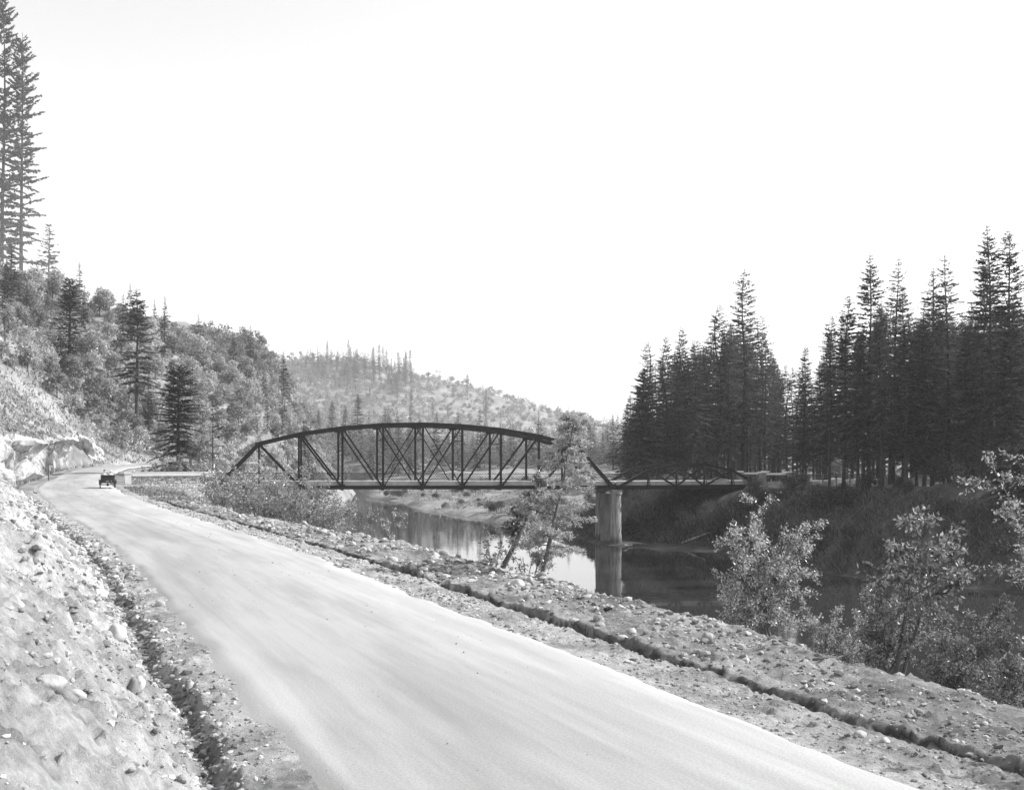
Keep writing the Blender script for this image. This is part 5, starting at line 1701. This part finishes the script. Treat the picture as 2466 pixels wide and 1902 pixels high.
# the two leaning trees in front of the bridge
soft = shrub('leaning_tree', 420, 6.6, 1.0, 1, .13, 100, (0, 0))
def leaning(name, seed, pts, r0, nbr, blen, leaf, nleaf, mat, dirx=0.0, lo=.15, flat=.5, tuft=.14, aspect=.4):
    g = np.random.default_rng(seed)
    pts = catmull([p_ for p_ in pts], 8)
    k = MB()
    n_ = len(pts)
    k.tube([tuple(q) for q in pts], list(r0 * (1 - .9 * np.linspace(0, 1, n_))), 7, False)
    kb = MB()
    segs = []
    for q in range(nbr):
        f = lo + (1 - lo) * (q + g.random()) / nbr
        p0 = pts[min(n_ - 1, int(f * (n_ - 1)))]
        a = g.uniform(0, 6.28)
        env = blen * (math.sin(min(1, (f - lo) / (1 - lo) * 1.5 + .22) * math.pi / 2)) * (1.06 - .88 * f)
        d = unit(np.array([[math.cos(a) + dirx, math.sin(a), g.uniform(-.1, flat)]]))[0]
        L = env * g.uniform(.6, 1.2)
        p1 = p0 + d * L * .5 + np.array([0, 0, -.02 * L])
        p2 = p0 + d * L + np.array([0, 0, -.10 * L])
        kb.tube([tuple(p0), tuple(p1), tuple(p2)], [r0 * .22, r0 * .12, .003], 3, False)
        segs += [(p0 * .6 + p1 * .4, p1, L), (p1, p2, L * 1.2)]
        for v in range(5):
            d2 = unit((d * .8 + g.normal(0, .6, 3) * np.array([1, 1, .5]))[None])[0]
            s0 = p0 + (p2 - p0) * g.uniform(.25, .95)
            s1 = s0 + d2 * L * .36
            kb.tube([tuple(s0), tuple(s1)], [r0 * .06, .002], 3, False)
            segs.append((s0, s1, L * .7))
    A = np.array([s[0] for s in segs]); B_ = np.array([s[1] for s in segs]); W = np.array([s[2] for s in segs])
    i = g.choice(len(A), nleaf, p=W / W.sum())
    P = A[i] + (B_[i] - A[i]) * g.random((nleaf, 1)) + g.normal(0, tuft * .3, (nleaf, 3))
    ax = unit(unit(B_[i] - A[i]) * .8 + g.normal(size=(nleaf, 3)) * .6 + np.array([0, 0, -.1]))
    nr_ = unit(g.normal(size=(nleaf, 3)) * .8 + np.array([0, 0, .8]))
    s_ = leaf * g.uniform(.55, 1.35, nleaf)
    Bv = unit(np.cross(ax, nr_)) * (s_ * aspect * .5)[:, None]
    V, Fq = quads_at(P, ax * s_[:, None], Bv)
    return k.mesh(name + '_trunk', M['bark_pale'], True), kb.mesh(name + '_branches', M['bark_pale'], True), mesh_np(name + '_leaves', V, Fq, M[mat])
def at(px, py, D): return np.array([(px - CX) / F * D, D, CAMZ + (HY - py) / F * D])
def leaning_thing(label, base, parts):
    t = thing('leaning_tree', label, 'tree', tuple(base))
    for nm, me_ in zip(('trunk', 'branches', 'leaves'), parts):
        link(nm, me_, t)
    return t
b0 = at(1302, 1400, 33.5)
pl = [at(*q) - b0 for q in ((1302, 1400, 33.5), (1318, 1330, 33.7), (1333, 1262, 34), (1352, 1180, 34.5), (1368, 1090, 35), (1382, 1020, 35.3), (1390, 1000, 35.5))]
leaning_thing('feathery young tree leaning right, with long low boughs over the water', b0, leaning('feathery_tree', 421, pl, .085, 78, 1.75, .10, 19000, 'leaf_soft', .05, .10, .35, .12, .33))
b0 = at(1208, 1372, 36)
pl = [at(*q) - b0 for q in ((1208, 1372, 36), (1240, 1310, 36), (1268, 1252, 36.2), (1288, 1190, 36.5), (1300, 1140, 37))]
leaning_thing('broad-leaved tree leaning right beside the feathery young tree', b0, leaning('broadleaf_tree', 422, pl, .10, 30, 1.1, .12, 3600, 'leaf_near', -.15, .28, .6, .2, .55))
near_thing(shrub('crest_shrub', 423, 1.9, .9, 5, .12, 560, (0, 0), r0=.02, bushy=7), 1195, 35.5, -.7, 'dark-leaved small shrub at the foot of the leaning broad-leaved tree', 1.0, 0, 'crest_shrub')
near_thing(shrub('crest_shrub', 424, 1.3, .9, 5, .11, 240, (0, 0), r0=.02, bushy=7), 1275, 33.5, -.6, 'sparse leafy sprigs between the two leaning trees', 1.0, 0, 'crest_shrub')
bpy.data.meshes.remove(soft[0]); bpy.data.meshes.remove(soft[1])

# ------------------------------------------------------------------ stones
phi = (1 + 5 ** .5) / 2
ICO = unit(np.array([(-1, phi, 0), (1, phi, 0), (-1, -phi, 0), (1, -phi, 0), (0, -1, phi), (0, 1, phi), (0, -1, -phi), (0, 1, -phi), (phi, 0, -1), (phi, 0, 1), (-phi, 0, -1), (-phi, 0, 1)], float))
IT = np.array([(0, 11, 5), (0, 5, 1), (0, 1, 7), (0, 7, 10), (0, 10, 11), (1, 5, 9), (5, 11, 4), (11, 10, 2), (10, 7, 6), (7, 1, 8), (3, 9, 4), (3, 4, 2), (3, 2, 6), (3, 6, 8), (3, 8, 9), (4, 9, 5), (2, 4, 11), (6, 2, 10), (8, 6, 7), (9, 8, 1)])
def subdiv(V, T):
    V = list(map(tuple, V)); mid = {}; out = []
    def m_(a, b):
        k_ = (min(a, b), max(a, b))
        if k_ not in mid:
            q = np.array(V[a]) + np.array(V[b]); q /= np.linalg.norm(q)
            V.append(tuple(q)); mid[k_] = len(V) - 1
        return mid[k_]
    for a, b, c in T:
        ab, bc, ca = m_(a, b), m_(b, c), m_(c, a)
        out += [(a, ab, ca), (b, bc, ab), (c, ca, bc), (ab, bc, ca)]
    return np.array(V), np.array(out)
def stones_mesh(name, P, size, seed, mat, flat=(.45, .8), rgh=.28):
    g = np.random.default_rng(seed)
    n_ = len(P)
    base = ICO[None] * g.uniform(1 - rgh, 1 + rgh, (n_, 12, 1))
    sc = np.stack([g.uniform(.8, 1.3, n_), g.uniform(.6, 1.0, n_), g.uniform(*flat, n_)], 1)
    b = base * (sc * size[:, None])[:, None, :]
    a = g.uniform(0, 6.28, n_)
    ti = g.normal(0, .35, n_)
    c_, s_ = np.cos(a)[:, None], np.sin(a)[:, None]
    x, y, z = b[..., 0], b[..., 1], b[..., 2]
    y, z = y * np.cos(ti)[:, None] - z * np.sin(ti)[:, None], y * np.sin(ti)[:, None] + z * np.cos(ti)[:, None]
    V = np.stack([x * c_ - y * s_, x * s_ + y * c_, z], 2) + P[:, None, :]
    T = (IT[None] + 12 * np.arange(n_)[:, None, None]).reshape(-1, 3)
    return mesh_np(name, V.reshape(-1, 3), T, mat, False)
def stone_sites(n_, tfun, seed, smax=sY(88)):
    g = np.random.default_rng(seed)
    lo, hi = sY(5), smax
    d0, d1 = 5.5, 88.0
    d = d0 * (d1 / d0) ** (g.random(n_) ** 1.0)
    s_ = np.interp(d, CC[:200, 1], SS[:200])
    t_ = tfun(s_, g)
    x, y = xy_of(s_, t_)
    return s_, t_, np.c_[x, y, near_z(s_, t_)], d, g
def clump_keep(P, g, f=.7, seed=5, thr=0):
    return vnoise(P[:, 0] * f, P[:, 1] * f, 0, seed) + g.normal(0, .35, len(P)) > thr
def mixed_stone(name, lo, hi):  # random grey for every stone
    m, n, b = newmat(name)
    g_ = N(n, 'ShaderNodeNewGeometry')
    a_ = grey_ramp(n, g_.outputs['Random Per Island'], lo, hi, 0, 1)
    c_ = grey_ramp(n, noise_tex(n, g_.outputs['Position'], 18, 4), .8, 1.15, .3, .7)
    n.links.new(mul(n, a_, c_), b.inputs['Base Color'])
    b.inputs['Roughness'].default_value = .9
    b.inputs['Specular IOR Level'].default_value = .15
    return m
M['gravel'] = mixed_stone('loose_gravel', .16, .46)
M['gravel_bank'] = mixed_stone('bank_gravel', .20, .50)
allP, allS = [], []
for n_, tf, sz, thr, sd_ in (
        (5200, lambda s_, g: -(half_w(s_) + 1.1 + g.normal(0, .22, len(s_))), (.022, .085), -.6, 1),
        (4200, lambda s_, g: -(half_w(s_) + g.uniform(.15, 1.8, len(s_))), (.012, .05), -.1, 2),
        (17000, lambda s_, g: -(half_w(s_) + 1.4 + 5.0 * g.random(len(s_)) ** 1.2), (.012, .07), -.1, 3),
        (8000, lambda s_, g: half_w(s_) + g.uniform(-.25, 1.65, len(s_)), (.010, .05), -.15, 4),
        (12000, lambda s_, g: half_w(s_) + g.uniform(1.9, 5.4, len(s_)), (.016, .085), -.05, 5),
        (260, lambda s_, g: half_w(s_) * np.clip(g.normal(0, .7, len(s_)), -1, 1), (.006, .018), -9, 6)):
    s_, t_, P, d, g = stone_sites(n_, tf, 500 + sd_)
    k_ = clump_keep(P, g, .8, 600 + sd_, thr)
    if sd_ == 6:
        P[:, 2] = z_road(s_) + .07 * (1 - (t_ / half_w(s_)) ** 2) + .02
    P, d = P[k_], d[k_]
    size = sz[0] * (sz[1] / sz[0]) ** (g.random(len(P)) ** 2.2)
    size *= np.clip(d / 16, .8, 2.2)          # farther off only the coarser stones are worth building
    P[:, 2] += size * .12
    allP.append(P); allS.append(size)
P, size = np.vstack(allP), np.concatenate(allS)
gr = tag(link('gravel', stones_mesh('gravel', P, size, 9, M['gravel']), near_ground), kind='stuff')
# stones one can pick out singly: parts of the ground, sharing six meshes
V80, T80 = subdiv(ICO, IT)
STN = []
for q in range(6):
    g = np.random.default_rng(700 + q)
    dsp = 1 + .16 * fbm(V80[:, 0] * 1.3 + q * 9, V80[:, 1] * 1.3, V80[:, 2] * 1.3, 701, 3)
    STN.append(mesh_np('stone', V80 * dsp[:, None] * np.array([1, .78, .62]), T80, M['stone'] if q % 3 else M['gravel_bank'], q % 2 == 0))
g = np.random.default_rng(77)
cnt = 0
for tf, n_, lo, hi in ((lambda s_, g: -(half_w(s_) + 1.5 + 4.5 * g.random(len(s_)) ** 1.1), 90, .04, .09), (lambda s_, g: -(half_w(s_) + 1.05 + g.normal(0, .25, len(s_))), 60, .06, .12), (lambda s_, g: half_w(s_) + g.uniform(1.9, 4.9, len(s_)), 80, .05, .12)):
    s_, t_, P, d, g = stone_sites(n_, tf, 800 + n_)
    for p_, dd in zip(P, d):
        r_ = float(lo * (hi / lo) ** (g.random() ** 1.6)) * min(2.0, max(.8, dd / 17))
        link('stone', STN[int(g.integers(6))], near_ground, (p_[0], p_[1], p_[2] + r_ * .15), (g.normal(0, .4), g.normal(0, .4), g.uniform(0, 6.28)), (r_, r_ * g.uniform(.8, 1.1), r_ * g.uniform(.8, 1.2)))
V320, T320 = subdiv(V80, T80)
def boulder(px, py, r_, sc, label, mat='stone', rz=0, seed=1, sink=.2):
    x, y, z = hit(px, py, 4, 60)
    s_, t_ = frame_of([x], [y])
    z = float(near_z(s_, t_)[0])
    r_ *= .8
    dsp = 1 + .17 * fbm(V320[:, 0] * 1.4 + seed * 5, V320[:, 1] * 1.4, V320[:, 2] * 1.4, 711 + seed, 4, .6)
    me_ = mesh_np('boulder', V320 * dsp[:, None] * np.array(sc) * r_, T320, M[mat], True)
    return tag(link('boulder', me_, None, (x, y, z + r_ * sc[2] * (.5 - sink)), (.1, .15, rz)), label, 'boulder')
boulder(118, 1672, .15, (1.25, .8, .75), 'long grey boulder lying left of the dark round one on the bank', 'stone', .6, 1)
boulder(155, 1706, .14, (1, .85, 1), 'dark round boulder stuck in the left bank', 'stone_dark', .2, 2)
boulder(185, 1709, .10, (1.1, .8, .7), 'pale flat boulder touching the dark round one on the bank', 'concrete', 0, 3)
boulder(282, 1550, .20, (1, .8, 1.15), 'pale egg-shaped boulder at the lip of the left bank', 'concrete', 1.1, 4)
boulder(257, 1540, .12, (1, .8, .8), 'small grey boulder beside the egg-shaped one on the bank lip', 'stone', .3, 5)
boulder(318, 1672, .14, (.6, .6, 1.45), 'dark upright slab-like boulder above the left ditch', 'stone_dark', .3, 6)
boulder(336, 1674, .13, (.75, .7, 1.1), 'pale boulder touching the upright dark one above the ditch', 'concrete', 1.3, 7)
boulder(30, 1465, .16, (1, .8, .9), 'grey boulder near the left picture edge on the bank', 'stone', .5, 8)
boulder(1704, 1540, .13, (1, .85, .95), 'lone grey boulder sitting on the berm right of the ditch', 'stone', .5, 9, .05)
boulder(1622, 1566, .08, (1.1, .8, .8), 'small dark boulder on the berm left of the lone grey one', 'stone_dark', .2, 10, .05)
boulder(1246, 1412, .22, (1.1, .9, .85), 'pale round boulder on the berm below the leaning trees', 'concrete', .2, 11, .1)
boulder(2072, 1775, .10, (1.2, .8, .7), 'pale flattish boulder on the ditch edge in the right foreground', 'concrete', .4, 12, .05)
boulder(2130, 1790, .09, (1.1, .8, .7), 'small pale boulder farther along the right foreground ditch edge', 'concrete', .9, 13, .05)
boulder(1500, 1555, .12, (1.3, .8, .6), 'pale flat boulder lying across the ditch in the middle', 'concrete', .4, 14, .05)
# sticks and driftwood
def stick(name, label, a, b, r_, cat='stick', mat='timber', drop=0):
    k = MB()
    a, b = np.array(a), np.array(b)
    g = np.random.default_rng(len(label))
    u = np.linspace(0, 1, 6)[:, None]
    pts = a + (b - a) * u + g.normal(0, r_ * .5, (6, 3))
    k.tube([tuple(p_ - a) for p_ in pts], list(r_ * (1 - .4 * u[:, 0])), 7)
    return tag(k.build(name, M[mat], None, True, tuple(a)), label, cat)
def npt(px, py, dz=.03):
    x, y, z = hit(px, py, 4, 90)
    s_, t_ = frame_of([x], [y])
    return (x, y, float(near_z(s_, t_)[0]) + dz)
stick('plank', 'dark short plank lying on the pale berm above the water', npt(1453, 1474, .05), npt(1476, 1474, .05), .05, 'plank', 'black')
for q, (a, b, lab) in enumerate((((1505, 1322), (1520, 1316), 'pale driftwood log at the waterline beside the pier foot'), ((2080, 1366), (2130, 1384), 'thin bleached driftwood log low on the dark right bank'), ((2150, 1398), (2205, 1404), 'fallen branch at the water edge of the dark right bank'), ((1640, 1312), (1720, 1300), 'pale driftwood on the spit right of the pier'))):
    p1 = hit(*a); p2 = hit(*b)
    stick('driftwood', lab, (p1[0], p1[1], max(p1[2], WATER) + .15), (p2[0], p2[1], max(p2[2], WATER) + .25), .16, 'driftwood', 'concrete')
for a, b, lab in (((1960, 1600), (2060, 1572), 'bare fallen branch among the shrubs at the right crest'), ((2190, 1590), (2330, 1500), 'long bare pole leaning through the right-hand shrubs')):
    p1 = npt(*a, .05); D2 = p1[1] + .6
    p2 = ((b[0] - CX) / F * D2, D2, CAMZ + (HY - b[1]) / F * D2)
    stick('dead_branch', lab, p1, p2, .025, 'branch', 'bark_pale')

# unseen alders, added outside the picture to throw broken shade on the berm
AL = [shrub('alder', 440 + q, 9.5, 2.6, 4, .16, 7000, (0, 0), 'leaf_near', .09, .3, .3, 12) for q in range(2)]
for q, (x, y) in enumerate(((11.8, 16.2), (12.8, 19.6), (10.6, 13.0))):
    tree_thing('added_alder', 'unseen alder added beyond the right picture edge to shade the berm', 'tree', AL[q % 2], (x, y, g1(x, y) - .2), q * 1.7, 'unseen alders added to shade the berm', .66, NB)
# thicket and young trees beyond the left bridge end
gg = random.Random(15)
for q in range(16):
    D = gg.uniform(147, 190)
    px = gg.uniform(455, 650)
    x = (px - CX) / F * D
    z = g1(x, D)
    if z < WATER + .4:
        continue
    on_ground(HARDB[q % 3], x, D, 'leafy_tree', 'leafy young tree behind the left end of the truss bridge', 'tree', 'young trees behind the left bridge end', gg.uniform(.45, .8))

# ------------------------------------------------------------------ the hazy air of the valley
k = MB()
k.box((-4700, -4700, WATER - 4), (4700, 4700, 170))
hz = newmat('valley_haze')
hm, n, b = hz
n.nodes.remove(b)
pv = N(n, 'ShaderNodeVolumePrincipled')
pv.inputs['Color'].default_value = (.96, .96, .96, 1)
pv.inputs['Density'].default_value = HAZE
pv.inputs['Anisotropy'].default_value = .35
n.links.new(pv.outputs[0], [q for q in n.nodes if q.type == 'OUTPUT_MATERIAL'][0].inputs['Volume'])
if HAZE:
    tag(k.build('haze', hm), kind='stuff')
